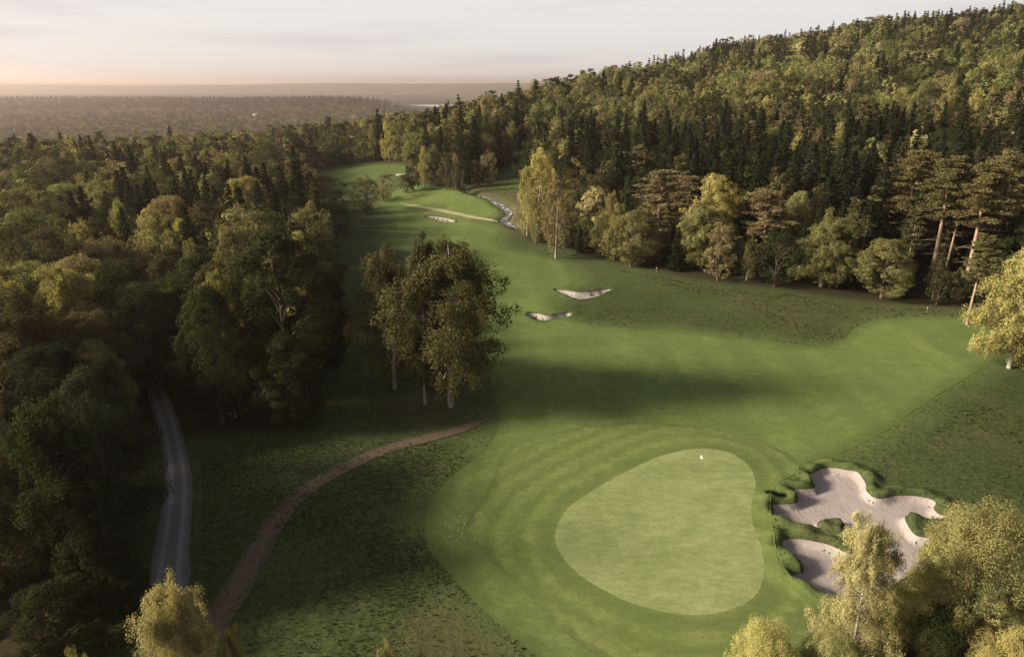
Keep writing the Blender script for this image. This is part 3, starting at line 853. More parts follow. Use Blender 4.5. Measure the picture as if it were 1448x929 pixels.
HAND = [
 # kind, lod, px, py of the top, height, crown width in px, tint, label, group
 ('birch', 'airy', 630, 344, 23, 200, 'moss', 'tallest wide weeping birch on the fairway edge, bare trunk by the dirt path', 'three birches by the dirt path', 0),
 ('birch', 'airy', 590, 331, 24, 92, 'brown', 'slim birch with a pointed pale top rising behind the wide weeping birch', 'three birches by the dirt path', 2),
 ('birch', 'airy', 545, 346, 21.5, 124, 'brown', 'brown-green birch with a thin bare trunk, next to the wide weeping birch', 'three birches by the dirt path', 1),
 ('birch', 'hero', 1245, 731, 18, 140, 'pale', 'pale cream-gold birch standing in front of the large sand bunker', None, 0),
 ('broadleaf', 'hero', 1412, 722, 17, 240, 'olive', 'big olive-gold tree in the lower corner beside the pale birch', None, 0),
 ('broadleaf', 'hero', 1322, 800, 14, 130, 'golden', 'smaller yellow-green tree between the pale birch and the big corner tree', None, 1),
 ('broadleaf', 'hero', 1092, 890, 11, 150, 'golden', 'low golden treetop peeping up below the apron of the green', None, 2),
 ('broadleaf', 'hero', 1190, 895, 11, 125, 'olive', 'olive treetop at the foot of the pale birch', None, 0),
 ('broadleaf', 'hero', 1440, 892, 13, 150, 'golden', 'bright leafy treetop cut off by the bottom corner of the frame', None, 1),
 ('broadleaf', 'hero', 1345, 865, 12, 150, 'dark', 'dark low tree shaded under the big olive-gold corner tree', None, 2),
 ('birch', 'hero', 228, 832, 18, 165, 'pale', 'golden birch top rising in front of the gravel road', None, 1),
 ('birch', 'hero', 312, 893, 15, 80, 'golden', 'small golden birch top between the gravel road and the dirt path', None, 2),
 ('birch', 'hero', 113, 910, 15, 60, 'olive', 'dim twiggy birch top left of the golden birch by the road', None, 2),
 ('birch', 'hero', 548, 915, 11, 70, 'olive', 'thin pale twig top poking into view below the brown rough, the wider of two', None, 0),
 ('birch', 'hero', 598, 920, 11, 36, 'olive', 'thin pale twig top poking into view below the brown rough, the narrower of two', None, 2),
 ('birch', 'near', 1474, 343, 20, 128, 'golden', 'golden drooping birch at the clearing edge below the tall pines', None, 0),
 # left wood
 ('broadleaf', 'near', 388, 325, 24, 168, 'dark', 'huge round dark green tree with a lit top at the left wood edge', None, 1),
 ('broadleaf', 'near', 283, 402, 19, 120, 'dark', 'dark oak above the shaded gap, a golden birch top at its crown', None, 0),
 ('birch', 'near', 302, 386, 20, 62, 'golden', 'golden birch top growing through the dark oak above the shaded gap', None, 2),
 ('broadleaf', 'near', 402, 470, 13, 105, 'dark', 'smaller rounded dark tree in front of the huge round tree', None, 2),
 ('broadleaf', 'near', 455, 380, 17, 72, 'dark', 'dark tree on the fairway side of the huge round tree', None, 0),
 ('broadleaf', 'near', 128, 668, 10, 100, 'dark', 'low dark tree at the verge of the gravel road, the upper of three', 'low dark trees at the road verge', 1),
 ('broadleaf', 'near', 120, 742, 9, 110, 'dark', 'low dark tree beside the white mottled trunk at the lower left', 'low dark trees at the road verge', 2),
 ('broadleaf', 'near', 165, 790, 6, 90, 'dark', 'low dark shrubby tree close above the golden birch by the road', 'low dark trees at the road verge', 0),
 ('broadleaf', 'near', 60, 835, 7, 150, 'dark', 'low dark shrubby tree in the lower left corner', 'low dark trees at the road verge', 1),
 ('broadleaf', 'near', 58, 490, 18, 190, 'blue', 'broad grey-green tree at the left border, its top catching skylight', None, 1),
 ('broadleaf', 'near', 112, 526, 17, 150, 'blue', 'broad dark tree leaning over the gravel road', None, 2),
 ('birch', 'near', 40, 570, 18, 150, 'dark', 'dark weeping birch with a white mottled trunk at the lower left border', None, 0),
 ('birch', 'near', 92, 377, 19, 118, 'golden', 'brightest golden birch of the left wood, above the broad grey-green tree', None, 0),
 ('birch', 'near', 6, 393, 18, 105, 'golden', 'golden birch cut by the left border, beside the brightest golden birch', None, 1),
 ('broadleaf', 'near', 160, 367, 17, 125, 'dark', 'dark dome-shaped tree right of the brightest golden birch', None, 0),
 ('broadleaf', 'near', 190, 402, 16, 130, 'dark', 'dark tree in front of the dome-shaped tree', None, 1),
 ('broadleaf', 'near', 232, 362, 15, 84, 'brown', 'dull purplish-brown round tree below the rusty tree with the small spruce', None, 2),
 ('broadleaf', 'near', 235, 277, 20, 104, 'rust', 'rusty golden-brown round tree with a small dark spruce in front', None, 0),
 ('spruce', 'mid', 262, 292, 21, 50, 'spruce', 'small dark spruce in front of the rusty golden-brown tree', None, 0),
 ('birch', 'near', 345, 252, 20, 96, 'golden', 'tall ragged golden birch in front of the left spruce stand', None, 1),
 ('birch', 'near', 320, 321, 20, 62, 'rust', 'golden-brown birch leaning on the huge round tree', None, 2),
 ('broadleaf', 'near', 88, 261, 17, 122, 'lime', 'wide bright green tree left of the spruce stand', None, 1),
 ('broadleaf', 'near', 26, 298, 19, 160, 'lime', 'spreading green tree with a sunlit pale crest at the left border', None, 2),
 ('birch', 'near', 140, 307, 17, 62, 'brown', 'sparse birch with thin white trunks showing, below the wide bright green tree', None, 2),
 ('broadleaf', 'mid', 455, 249, 14, 78, 'dark', 'rounded dark tree at the fairway end of the left wood', None, 0),
 ('broadleaf', 'mid', 430, 232, 15, 42, 'rust', 'small golden tree behind the rounded dark tree by the fairway', None, 1),
 ('broadleaf', 'mid', 425, 268, 15, 66, 'dark', 'dark bushy tree between the spruce stand and the fairway', None, 2),
 ('broadleaf', 'mid', 470, 275, 12, 60, 'dark', 'low dark tree hugging the fairway edge below the rounded one', None, 3),
 # single trees on the fairway
 ('broadleaf', 'mid', 515, 247, 13, 44, 'brown', 'larger dark tree of the pair standing on the left fairway', None, 1),
 ('broadleaf', 'mid', 540, 246, 10, 34, 'rust', 'smaller golden tree of the pair standing on the left fairway', None, 0),
 ('broadleaf', 'mid', 574, 246, 7, 26, 'dark', 'little round lone tree beside the far sand bunker', None, 2),
 ('broadleaf', 'mid', 582, 216, 14, 30, 'dark', 'dark end tree of the clump in the far fairway', 'tree clump in the far fairway', 0),
 ('birch', 'mid', 597, 207, 15, 26, 'golden', 'golden topped tree in the far fairway clump, beside its dark end tree', 'tree clump in the far fairway', 1),
 ('birch', 'mid', 614, 205, 15, 26, 'rust', 'tallest golden-brown tree in the far fairway clump', 'tree clump in the far fairway', 2),
 ('broadleaf', 'mid', 630, 214, 14, 28, 'brown', 'brownish middle tree of the far fairway clump', 'tree clump in the far fairway', 3),
 ('birch', 'mid', 643, 217, 13, 20, 'rust', 'narrow pointed tree at the stream end of the far fairway clump', 'tree clump in the far fairway', 0),
 ('broadleaf', 'mid', 653, 226, 12, 26, 'dark', 'low dark tree nearest the stream in the far fairway clump', 'tree clump in the far fairway', 1),
 ('broadleaf', 'mid', 617, 222, 11, 30, 'dark', 'dark tree at the front of the far fairway clump', 'tree clump in the far fairway', 2),
 ('broadleaf', 'mid', 691, 212, 13, 28, 'rust', 'round brown tree beyond the stream head', None, 1),
 ('broadleaf', 'mid', 672, 226, 10, 22, 'brown', 'low bush-like tree between the clump and the round brown tree', None, 2),
 # right edge of the clearing
 ('birch', 'mid', 762, 209, 24, 72, 'golden', 'tall golden birch at the tip of the right wood beside the stream', None, 0),
 ('birch', 'mid', 788, 248, 21, 58, 'rust', 'narrow golden-brown birch in front of the tall one by the stream', None, 2),
 ('birch', 'mid', 746, 235, 20, 44, 'golden', 'slim golden birch closest to the white stream', None, 1),
 ('broadleaf', 'mid', 815, 224, 20, 60, 'olive', 'olive tree behind the stream birches', None, 3),
 ('broadleaf', 'mid', 845, 238, 19, 54, 'brown', 'brown-green tree between the stream birches and the reddish pines', None, 1),
 ('birch', 'mid', 872, 287, 14.5, 58, 'golden', 'golden birch with drooping side twigs left of the leafy bush-like tree', None, 1),
 ('broadleaf', 'near', 897, 300, 13.5, 80, 'olive', 'leafy olive tree at the clearing edge below the reddish pines', None, 1),
 ('pine', 'near', 935, 241, 21, 90, 'reddish', 'reddish larch-like pine, the fuller of the two at the wood edge', None, 2),
 ('pine', 'near', 973, 250, 20, 76, 'reddish', 'reddish larch-like pine, the slimmer of the two at the wood edge', None, 2),
 ('birch', 'near', 1027, 248, 21.5, 84, 'golden', 'tall pale gold birch with a narrow spire top midway along the wood edge', None, 2),
 ('birch', 'near', 1000, 292, 15, 84, 'olive', 'lower greenish birch at the side of the tall spire birch', None, 0),
 ('pine', 'near', 1090, 267, 19, 78, 'reddish', 'lone bronze pine with a lit trunk right of the spire birch', None, 0),
 ('broadleaf', 'near', 1132, 270, 17, 50, 'olive', 'olive tree leaning into the dark gap beside the bronze pine', None, 0),
 ('birch', 'near', 1176, 309, 15, 96, 'olive', 'young pale green birch standing forward of the dark spruces', None, 0),
 ('broadleaf', 'near', 1262, 338, 12.5, 94, 'olive', 'small round yellow-green tree standing forward of the dark spruces', None, 0),
 ('pine', 'near', 1352, 222, 27, 100, 'bronze', 'tall pine with a long bright bare trunk, nearest the yellow-green tree', 'tall pines at the clearing edge', 1),
 ('pine', 'near', 1404, 228, 27, 94, 'bronze', 'tall pine with a bright bare trunk, closer to the right border', 'tall pines at the clearing edge', 1),
 ('pine', 'near', 1398, 330, 17, 50, 'bronze', 'short thin pine with a bare lit trunk between the tall pines', 'tall pines at the clearing edge', 1),
 ('pine', 'near', 1300, 212, 24, 104, 'bronze', 'bushy olive pine behind the small yellow-green tree', None, 0),
 ('pine', 'near', 1440, 215, 25, 84, 'bronze', 'shaded pine at the right border behind the tall bare-trunked pines', None, 0),
]
for i, (px, py, h) in enumerate([(262, 240, 20), (290, 235, 21), (318, 227, 22), (345, 221, 23), (372, 231, 22), (396, 240, 21), (300, 262, 19), (412, 256, 20), (278, 254, 18), (332, 248, 20), (365, 255, 20), (386, 262, 19), (245, 262, 18), (402, 280, 17)]):
    HAND.append(('spruce', 'mid', px, py, h, 0, 'spruce' if i % 3 else 'blue', 'dark pointed spruce in the dense stand of the left wood', 'spruce stand in the left wood', None))

print("outlines, ground ready")
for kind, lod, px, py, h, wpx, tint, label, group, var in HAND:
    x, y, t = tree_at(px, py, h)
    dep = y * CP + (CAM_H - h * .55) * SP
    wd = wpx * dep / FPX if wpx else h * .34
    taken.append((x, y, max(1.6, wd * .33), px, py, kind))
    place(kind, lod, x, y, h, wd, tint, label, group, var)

# ---- the woods: every tree gets a spot, the ones that show largest become things, the rest one mass
def project(x, y, z):
    f = y * CP - (z - CAM_H) * SP
    u = x / f * FPX + 724; v = 464.5 - (y * SP + (z - CAM_H) * CP) / f * FPX
    return u, v, f
def vnoise(x, y, s, ph=0):
    return (np.sin(x / s + 1.7 * np.sin(y / s * .7 + ph)) + np.sin(y / s * 1.3 + 2.1 * np.sin(x / s * .6 + 2 * ph))) * .5

cand = []
def grid_pts(x0, x1, y0, y1, sp):
    X, Y = np.meshgrid(np.arange(x0, x1, sp), np.arange(y0, y1, sp))
    X = X + rg.uniform(-.42, .42, X.shape) * sp; Y = Y + rg.uniform(-.42, .42, Y.shape) * sp
    return np.c_[X.ravel(), Y.ravel()]
A1 = grid_pts(-330, 330, 4, 330, 5.6)
A2 = grid_pts(-560, 620, 330, 640, 6.6)
A3 = grid_pts(-900, 900, 640, 1050, 8.5)
A4 = grid_pts(-10, 130, 110, 330, 4.2)
d4 = (A4[:, 0] - 2) * .584 + (A4[:, 1] - 191) * .812
A4 = A4[(d4 > -3) & (d4 < 30)]
LOW = len(A1) + len(A2) + len(A3)
PTS = np.concatenate([A1, A2, A3, A4])
low = np.arange(len(PTS)) >= LOW
so = sdf(PTS, OPEN, 60)
PTS, low = PTS[so > 1.2], low[so > 1.2]
so = sdf(PTS, OPEN, 60)
fx = np.abs(PTS[:, 0]) / np.maximum(PTS[:, 1] + 25, 1)
k = (fx < .95) & ~((PTS[:, 0] < -.74 * (PTS[:, 1] + 22)) & (PTS[:, 1] < 160))
k &= ~((PTS[:, 1] < 46) & (np.abs(PTS[:, 0]) < 45))                       # under the camera only the traced trees
k &= sdf(PTS, ROAD, 10) > 4.0
HOUSES = [(-268.0, 612.0)] + [tree_at(*q)[:2] for q in ((361, 160, 16), (418, 168, 15), (500, 164, 15))]
for hx, hy in HOUSES:
    L_ = math.hypot(hx, hy); ux, uy = hx / L_, hy / L_
    al = (PTS[:, 0] - hx) * ux + (PTS[:, 1] - hy) * uy; la = np.abs((PTS[:, 0] - hx) * uy - (PTS[:, 1] - hy) * ux)
    k &= ~((al > -110) & (al < 9) & (la < 9))
tk = np.array([(a, b, c) for a, b, c, *_ in taken])
D2 = np.sqrt(((PTS[:, None, :] - tk[None, :, :2]) ** 2).sum(2))
k &= (D2 > tk[None, :, 2] + 1.4).all(1)
PTS = PTS[k]; so = so[k]; low = low[k]
X, Y = PTS.T
DD = (X - 2) * .584 + (Y - 191) * .812
R_ = np.hypot(X, Y)
Z = land(X, Y)
n1, n2, n3 = vnoise(X, Y, 26), vnoise(X, Y, 43, 1.0), vnoise(X, Y, 11, 2.0)
n4 = vnoise(X, Y, 14, 3.3)
rr = rg.random(len(X)); r2 = rg.random(len(X)); r3 = rg.random(len(X))
SS = X * .812 - Y * .584
right = (DD > -6) & (Y > 100) & (SS > -235)
kinds, hs, tints, lod_, zones = [], [], [], [], []
for i in range(len(X)):
    q, d, yy, xx = rr[i], DD[i], Y[i], X[i]
    stand = False
    if right[i]:
        if d < 16: pk = (.28, .40, .18, .14); zone = 'edge'
        elif d < 105: pk = (.09, .20, .64, .07) if SS[i] > -125 else (.22, .66, .11, .01); zone = 'lower'
        elif d < 265: pk = (.22, .70, .07, .01); zone = 'middle'
        else:
            s_ = .16 + .45 * (n2[i] > .35) + (.30 if (d > 415 and xx < 170) else .06)
            s_ = min(s_, .9)
            pk = (.10 * (1 - s_) / .5, 1, s_, 0); pk = ((1 - s_) * .25, (1 - s_) * .75, s_, 0); zone = 'upper'
        if 16 <= d < 265 and n1[i] > .6: pk = (pk[0] * .5, pk[1] * .5, pk[2] + .3, pk[3])
        if 105 <= d < 265 and n1[i] < -.3: pk = (pk[0] + .3, pk[1] + .4, pk[2] * .2, 0)
    else:
        if yy < 150: pk = (.12, .72, .12, .04); zone = 'leftnear'
        elif yy < 330: pk = (.18, .50, .30, .02) if n1[i] > .0 else (.25, .65, .10, 0); zone = 'leftmid'
        stand = ((xx + 76) / 34) ** 2 + ((yy - 178) / 30) ** 2 < 1
        if stand: pk = (.05, .05, .90, 0)
        else: pk = (.12, .86, .01, .01) if n2[i] < .88 else (.1, .60, .30, 0); zone = 'beyond'
    cs = np.cumsum(pk) / sum(pk)
    kd = ('birch', 'broadleaf', 'spruce', 'pine')[int(np.searchsorted(cs, q))]
    h = {'birch': 13 + 7 * r2[i], 'broadleaf': 10 + 10 * r2[i], 'spruce': 15 + 9 * r2[i] ** 1.3, 'pine': 17 + 6 * r2[i]}[kd]
    if zone == 'leftnear':
        h *= .66
        if so[i] < 9: h *= .8
    if stand: h = 16 + 6 * r2[i]
    elif zone == 'leftmid' and 128 < yy < 168 and -112 < xx < -30: h *= .58
    elif zone == 'leftmid' and so[i] < 22 and yy > 150: h *= .62
    if not stand and zone == 'leftmid' and yy < 195 and xx > -120: h *= .78
    if zone == 'edge': h *= .78
    if zone == 'edge' and d < 7: h *= .75
    if low[i]:
        kd, zone = ('spruce' if q < .35 else 'broadleaf'), 'edge'
        h = 5 + 5 * r2[i]
    u = min(.999, max(0, .62 * r3[i] + .38 * (.5 + .62 * n4[i])))
    if kd == 'spruce': t_ = 'spruce' if u < .6 else 'blue' if u < .85 else 'needle'
    elif kd == 'pine': t_ = 'needle' if u < .6 else 'reddish'
    elif kd == 'birch': t_ = 'golden' if u < .36 else 'olive' if u < .68 else 'rust' if u < .80 else 'pale' if u < .85 else 'green'
    else:
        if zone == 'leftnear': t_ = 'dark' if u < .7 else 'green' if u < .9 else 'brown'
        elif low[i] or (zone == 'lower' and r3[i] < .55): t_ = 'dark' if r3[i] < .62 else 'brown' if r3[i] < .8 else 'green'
        elif zone == 'beyond': t_ = 'brown' if u < .42 else 'green' if u < .50 else 'olive' if u < .60 else 'rust' if u < .72 else 'dark'
        else: t_ = 'olive' if u < .34 else 'dark' if u < .58 else 'green' if u < .74 else 'lime' if u < .88 else 'rust' if u < .975 else 'pale'
    if kd == 'broadleaf' and zone in ('middle', 'upper'): h *= 1.12
    kinds.append(kd); hs.append(h); tints.append(t_); zones.append(zone)
hs = np.array(hs)
WR = {'birch': .42, 'broadleaf': .72, 'spruce': .37, 'pine': .33}
wds = np.array([WR[k_] for k_ in kinds]) * hs * rg.uniform(.85, 1.2, len(X))
u0, v0, f0 = project(X, Y, Z + hs)
ub, vb, fb = project(X, Y, Z)
# how much of each shows: nearest first into a small depth mask
SC = 2
MH, MW = 929 // SC, 1448 // SC
mask = np.zeros((MH, MW), bool)
items = [(Y[i] * CP + (CAM_H - Z[i] - hs[i] / 2) * SP, i, u0[i], v0[i], vb[i], wds[i] / max(f0[i], 1) * FPX, kinds[i]) for i in range(len(X)) if f0[i] > 5]
for (x, y, rd, px, py, kd), hh in zip(taken, HAND):
    z = float(land(x, y)); _, b_, f_ = project(x, y, z)
    items.append((y * CP + (CAM_H - z - 9) * SP, -1, px, py, b_, (hh[5] or 40), kd))
items.sort(key=lambda q: q[0])
vis = np.zeros(len(X))
for dep, i, u, vt, vbm, w, kd in items:
    x0, x1 = int(max(0, (u - w / 2) / SC)), int(min(MW, (u + w / 2) / SC + 1))
    y0, y1 = int(max(0, vt / SC)), int(min(MH, vbm / SC + 1))
    if x1 <= x0 or y1 <= y0: continue
    yy_ = (np.arange(y0, y1) * SC - vt) / max(vbm - vt, 1)
    hw = w / 2 * (np.clip(yy_ * 1.1, 0, 1) ** .9 if kd == 'spruce' else np.sqrt(np.clip(1 - (yy_ * 2.0 - .95) ** 2, 0, 1)))
    m = np.abs(np.arange(x0, x1)[None] * SC - u) <= hw[:, None]
    sub = mask[y0:y1, x0:x1]
    if i >= 0: vis[i] = (m & ~sub).sum() * SC * SC
    sub |= m

ZLAB = {'understory': 'in the undergrowth at the foot of the hill', 'edge': 'at the foot of the wooded hill beside the fairway', 'lower': 'in the shaded lower belt of the wooded hill', 'middle': 'halfway up the sunlit wooded hillside',
        'upper': 'high on the wooded hillside near its ridge', 'leftnear': 'low down in the shady left wood', 'leftmid': 'in the left wood around the spruce stand', 'beyond': 'in the woods beyond the far fairway'}
ZGRP = {'edge': 'along the foot of the hill', 'lower': 'on the lower hillside', 'middle': 'on the middle hillside', 'upper': 'on the upper hillside',
        'leftnear': 'low in the left wood', 'leftmid': 'in the left wood', 'beyond': 'beyond the far fairway'}
SHAPE = {'birch': 'feathery birch', 'broadleaf': 'round-crowned tree', 'spruce': 'pointed spruce', 'pine': 'ragged pine'}
PLUR = {'birch': 'birches', 'broadleaf': 'round-crowned trees', 'spruce': 'spruces', 'pine': 'pines'}
LIMIT = {'birch': 190, 'broadleaf': 235, 'spruce': 225, 'pine': 60}
is_thing = np.zeros(len(X), bool)
for kd in LIMIT:
    idx = [i for i in range(len(X)) if kinds[i] == kd and vis[i] > 36]
    idx.sort(key=lambda i: -vis[i])
    for i in idx[:LIMIT[kd]]:
        is_thing[i] = True
        dist = f0[i]
        big = hs[i] > {'birch': 17, 'broadleaf': 16, 'spruce': 20, 'pine': 20}[kd]
        lab = f"{'tall ' if big else 'shorter '}{TWORD[tints[i]]} {SHAPE[kd]} {ZLAB[zones[i]]}"
        grp = f"{'tall ' if big else 'shorter '}{TWORD[tints[i]]} {PLUR[kd]} {ZGRP[zones[i]]}"
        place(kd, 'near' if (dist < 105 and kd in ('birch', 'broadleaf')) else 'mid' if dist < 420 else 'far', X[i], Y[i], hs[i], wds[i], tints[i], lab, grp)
rest = ~is_thing
print("trees:", len(X), "things", n_things, "rest", rest.sum())

# far woods out to the ridge, thinned with distance
F1 = grid_pts(-1900, 500, 1050, 1700, 11)
F2 = grid_pts(-2900, 900, 1700, 3000, 15)
FP = np.concatenate([F1, F2])
FP = FP[np.abs(FP[:, 0]) < .86 * FP[:, 1]]
FP = FP[(vnoise(FP[:, 0], FP[:, 1], 95, .4) < .80)]
fr = FP[:, 0] / FP[:, 1] + .02 * vnoise(FP[:, 0], FP[:, 1], 120, 1.0)
FP = FP[~((FP[:, 1] > 2050) & (rg.random(len(FP)) < sstep(-.22, -.15, fr) * sstep(.0, -.05, fr)))]
print("far trees", len(FP))

# one instanced mass: its sources are far-detail trees that stand in the scene themselves
SRC = [('birch', 0, 'golden'), ('birch', 1, 'olive'), ('birch', 0, 'rust'), ('broadleaf', 0, 'olive'), ('broadleaf', 1, 'green'), ('broadleaf', 2, 'dark'), ('broadleaf', 1, 'olive'), ('broadleaf', 2, 'rust'),
       ('broadleaf', 0, 'lime'), ('broadleaf', 0, 'brown'), ('broadleaf', 1, 'dark'), ('spruce', 0, 'spruce'), ('spruce', 1, 'blue'), ('pine', 0, 'needle')]
src_obj = []
for kd, vi, tn in SRC:
    e = PROTO[(kd, 'far')][vi]
    me = e['one'].copy()
    me.materials[0] = leaf_material(f"{tn}_{kd}_leaves", {'birch': .38, 'broadleaf': .32}.get(kd, .2), .5, TINT[tn])
    js = [i for i in range(len(X)) if rest[i] and kinds[i] == kd and vis[i] > 12 and f0[i] > 250]
    j = js[len(src_obj) * 7 % len(js)]
    rest[j] = False
    o = link(kd + "_tree", me, label=f"{TWORD[tn]} {SHAPE[kd]} {ZLAB[zones[j]]}", category=CATG[kd], group=f"{TWORD[tn]} {PLUR[kd]} {ZGRP[zones[j]]}")
    o.location = (X[j], Y[j], Z[j]); o.scale = (wds[j] / (2 * e['R']),) * 2 + (hs[j] / e['h'],)
    src_obj.append(o)
def pick_src(kd, far=False):
    return int(rg.choice([i for i, q in enumerate(SRC) if q[0] == kd and (not far or kd != 'broadleaf' or q[2] in ('brown', 'dark', 'rust') or (q[1] == 1 and q[2] == 'olive'))]))

mp, mi_, msc, mrot = [], [], [], []
for i in np.nonzero(rest)[0]:
    kd = kinds[i]; q = pick_src(kd, zones[i] == 'beyond'); e = PROTO[(kd, 'far')][SRC[q][1]]
    mp.append((X[i], Y[i], Z[i])); mi_.append(q)
    msc.append((wds[i] / (2 * e['R']), wds[i] / (2 * e['R']), hs[i] / e['h'])); mrot.append(rg.random() * 6.283)
fz = land(FP[:, 0], FP[:, 1])
nf = vnoise(FP[:, 0], FP[:, 1], 140, 2.2)
for i in range(len(FP)):
    kd = 'spruce' if rg.random() < (.6 if FP[i, 1] > 2250 else .03) else 'broadleaf'
    q = pick_src(kd, True); e = PROTO[(kd, 'far')][SRC[q][1]]
    hgt = (17 + 7 * rg.random()) if kd == 'spruce' else (10 + 6 * rg.random())
    wd = (7 if kd == 'spruce' else 15) * (1.25 if FP[i, 1] > 1700 else 1)
    mp.append((FP[i, 0], FP[i, 1], fz[i])); mi_.append(q)
    msc.append((wd / (2 * e['R']), wd / (2 * e['R']), hgt / e['h'])); mrot.append(rg.random() * 6.283)
mp = np.array(mp)
pm = bpy.data.meshes.new("distant_forest")
pm.vertices.add(len(mp)); pm.vertices.foreach_set("co", mp.astype(np.float32).ravel())
a = pm.attributes.new("src", 'INT', 'POINT'); a.data.foreach_set("value", np.array(mi_, np.int32))
a = pm.attributes.new("size", 'FLOAT_VECTOR', 'POINT'); a.data.foreach_set("vector", np.array(msc, np.float32).ravel())
a = pm.attributes.new("turn", 'FLOAT_VECTOR', 'POINT')
tv = np.zeros((len(mp), 3), np.float32); tv[:, 2] = mrot
a.data.foreach_set("vector", tv.ravel())
forest = link("distant_forest", pm, kind="stuff", label="dense mixed woodland covering the hillside and the plain beyond", category="woodland")
gt = bpy.data.node_groups.new("forest_scatter", 'GeometryNodeTree')
gt.interface.new_socket(name="Geometry", in_out='INPUT', socket_type='NodeSocketGeometry')
gt.interface.new_socket(name="Geometry", in_out='OUTPUT', socket_type='NodeSocketGeometry')
gi, go = gt.nodes.new("NodeGroupInput"), gt.nodes.new("NodeGroupOutput")
m2p = gt.nodes.new("GeometryNodeMeshToPoints")
gt.links.new(gi.outputs[0], m2p.inputs["Mesh"])
join = gt.nodes.new("GeometryNodeJoinGeometry")
def named(nm, typ):
    nd = gt.nodes.new("GeometryNodeInputNamedAttribute"); nd.data_type = typ; nd.inputs["Name"].default_value = nm
    return nd.outputs["Attribute"]
n_src, n_size, n_turn = named("src", 'INT'), named("size", 'FLOAT_VECTOR'), named("turn", 'FLOAT_VECTOR')
for si, so_ in enumerate(src_obj):
    oi = gt.nodes.new("GeometryNodeObjectInfo"); oi.transform_space = 'ORIGINAL'
    oi.inputs["Object"].default_value = so_
    oi.inputs["As Instance"].default_value = True
    ip = gt.nodes.new("GeometryNodeInstanceOnPoints")
    cmp = gt.nodes.new("FunctionNodeCompare"); cmp.data_type = 'INT'; cmp.operation = 'EQUAL'
    ci = [s for s in cmp.inputs if s.type == 'INT']
    gt.links.new(n_src, ci[0]); ci[1].default_value = si
    gt.links.new(m2p.outputs[0], ip.inputs["Points"])
    gt.links.new(cmp.outputs[0], ip.inputs["Selection"])
    gt.links.new(oi.outputs["Geometry"], ip.inputs["Instance"])
    gt.links.new(n_turn, ip.inputs["Rotation"]); gt.links.new(n_size, ip.inputs["Scale"])
    gt.links.new(ip.outputs[0], join.inputs[0])
gt.links.new(join.outputs[0], go.inputs[0])
forest.modifiers.new("scatter", 'NODES').node_group = gt

# ------------------------------------------------------------------ grass, heather and turf tufts
def tufts(name, P, hgt, wid, mat, label, cat_, nb=4, lean=.5):
    n = len(P)
    B = np.repeat(P, nb, 0)
    az = rg.random(n * nb) * 6.283
    h = np.repeat(hgt, nb) * rg.uniform(.6, 1.2, n * nb)
    w = np.repeat(wid, nb)
    d = np.c_[np.cos(az), np.sin(az), np.zeros(n * nb)]
    s = np.c_[-np.sin(az), np.cos(az), np.zeros(n * nb)]
    b0 = B + d * (w * .4)[:, None]
    tip = b0 + d * (h * lean * rg.uniform(.3, 1.2, n * nb))[:, None] + np.array([0, 0, 1.]) * h[:, None]
    mid = (b0 + tip) / 2 + np.array([0, 0, .12]) * h[:, None]
    V = np.stack([b0 - s * (w * .5)[:, None], b0 + s * (w * .5)[:, None], mid + s * (w * .42)[:, None], tip, mid - s * (w * .42)[:, None]], 1).reshape(-1, 3)
    F = np.arange(n * nb * 5).reshape(-1, 5)
    v = np.repeat(np.repeat(rg.random(n), nb) * .6 + rg.random(n * nb) * .4, 5)
    return link(name, mesh(name, [(V, F, 0, {"v": v})], [mat]), kind="stuff", label=label, category=cat_)
def blade_mat(name, c0, c1, c2):
    k = NT(name)
    v = k.attr("v"); big = k.noise(.22, 4)
    c = k.mix(v, c0, c1)
    c = k.mix(k.ramp(big, [(.5, 0.), (.7, .8)]), c, c2)
    d = k.n("BsdfDiffuse", {"Color": c}); t = k.n("BsdfTranslucent", {"Color": c}); m = k.n("MixShader", {"Fac": .3})
    k.t.links.new(d.outputs[0], m.inputs[1]); k.t.links.new(t.outputs[0], m.inputs[2]); k.t.links.new(m.outputs[0], k.out.inputs["Surface"])
    return k.m
def scatter(lo, hi, n): return np.c_[rg.uniform(lo[0], hi[0], n), rg.uniform(lo[1], hi[1], n)]
def lift(P): return np.c_[P, terrain(P[:, 0], P[:, 1]) - .02]
Q = np.concatenate([scatter((-50, 24), (75, 130), 110000), scatter((-45, 24), (5, 75), 60000)])
off = np.minimum.reduce([sdf(Q, FAIRWAY), sdf(Q, APRON), sdf(Q, ROAD, 8) + .1, sdf(Q, TRACK, 8) + .25, sdf(Q, BUNKER, 8), sdf(Q, BUNKERS[1], 8), sdf(Q, BUNKERS[2], 8)])
dens = np.clip(.55 + .6 * vnoise(Q[:, 0], Q[:, 1], 3.1) + .3 * vnoise(Q[:, 0], Q[:, 1], 9), .08, 1)
Q = Q[(off > .15) & (sdf(Q, OPEN, 60) < 4) & (rg.random(len(Q)) < dens)]
hh = .07 + .17 * rg.random(len(Q)) ** 2
tufts("rough_grass", lift(Q), hh, hh * .42, blade_mat("grass_blades", (.050, .064, .022), (.100, .112, .044), (.078, .086, .037)), "shaggy dark rough grass around the mown fairway", "grass", 4)
lo, hi = bb(0, 2.2)
Q = scatter(lo, hi, 42000)
d = sdf(Q, BUNKER, 8)
Q = Q[(d > .03) & (d < .15 + .9 * (.5 + .5 * vnoise(Q[:, 0], Q[:, 1], 2.2))) & (sdf(Q, GREEN) > 1.2)]
hh = .12 + .20 * rg.random(len(Q))
tufts("bunker_turf", lift(Q), hh, hh * .55, blade_mat("lip_blades", (.020, .030, .010), (.046, .062, .020), (.036, .042, .015)), "thick dark turf overhanging the rims of the large bunker", "grass", 4, .7)
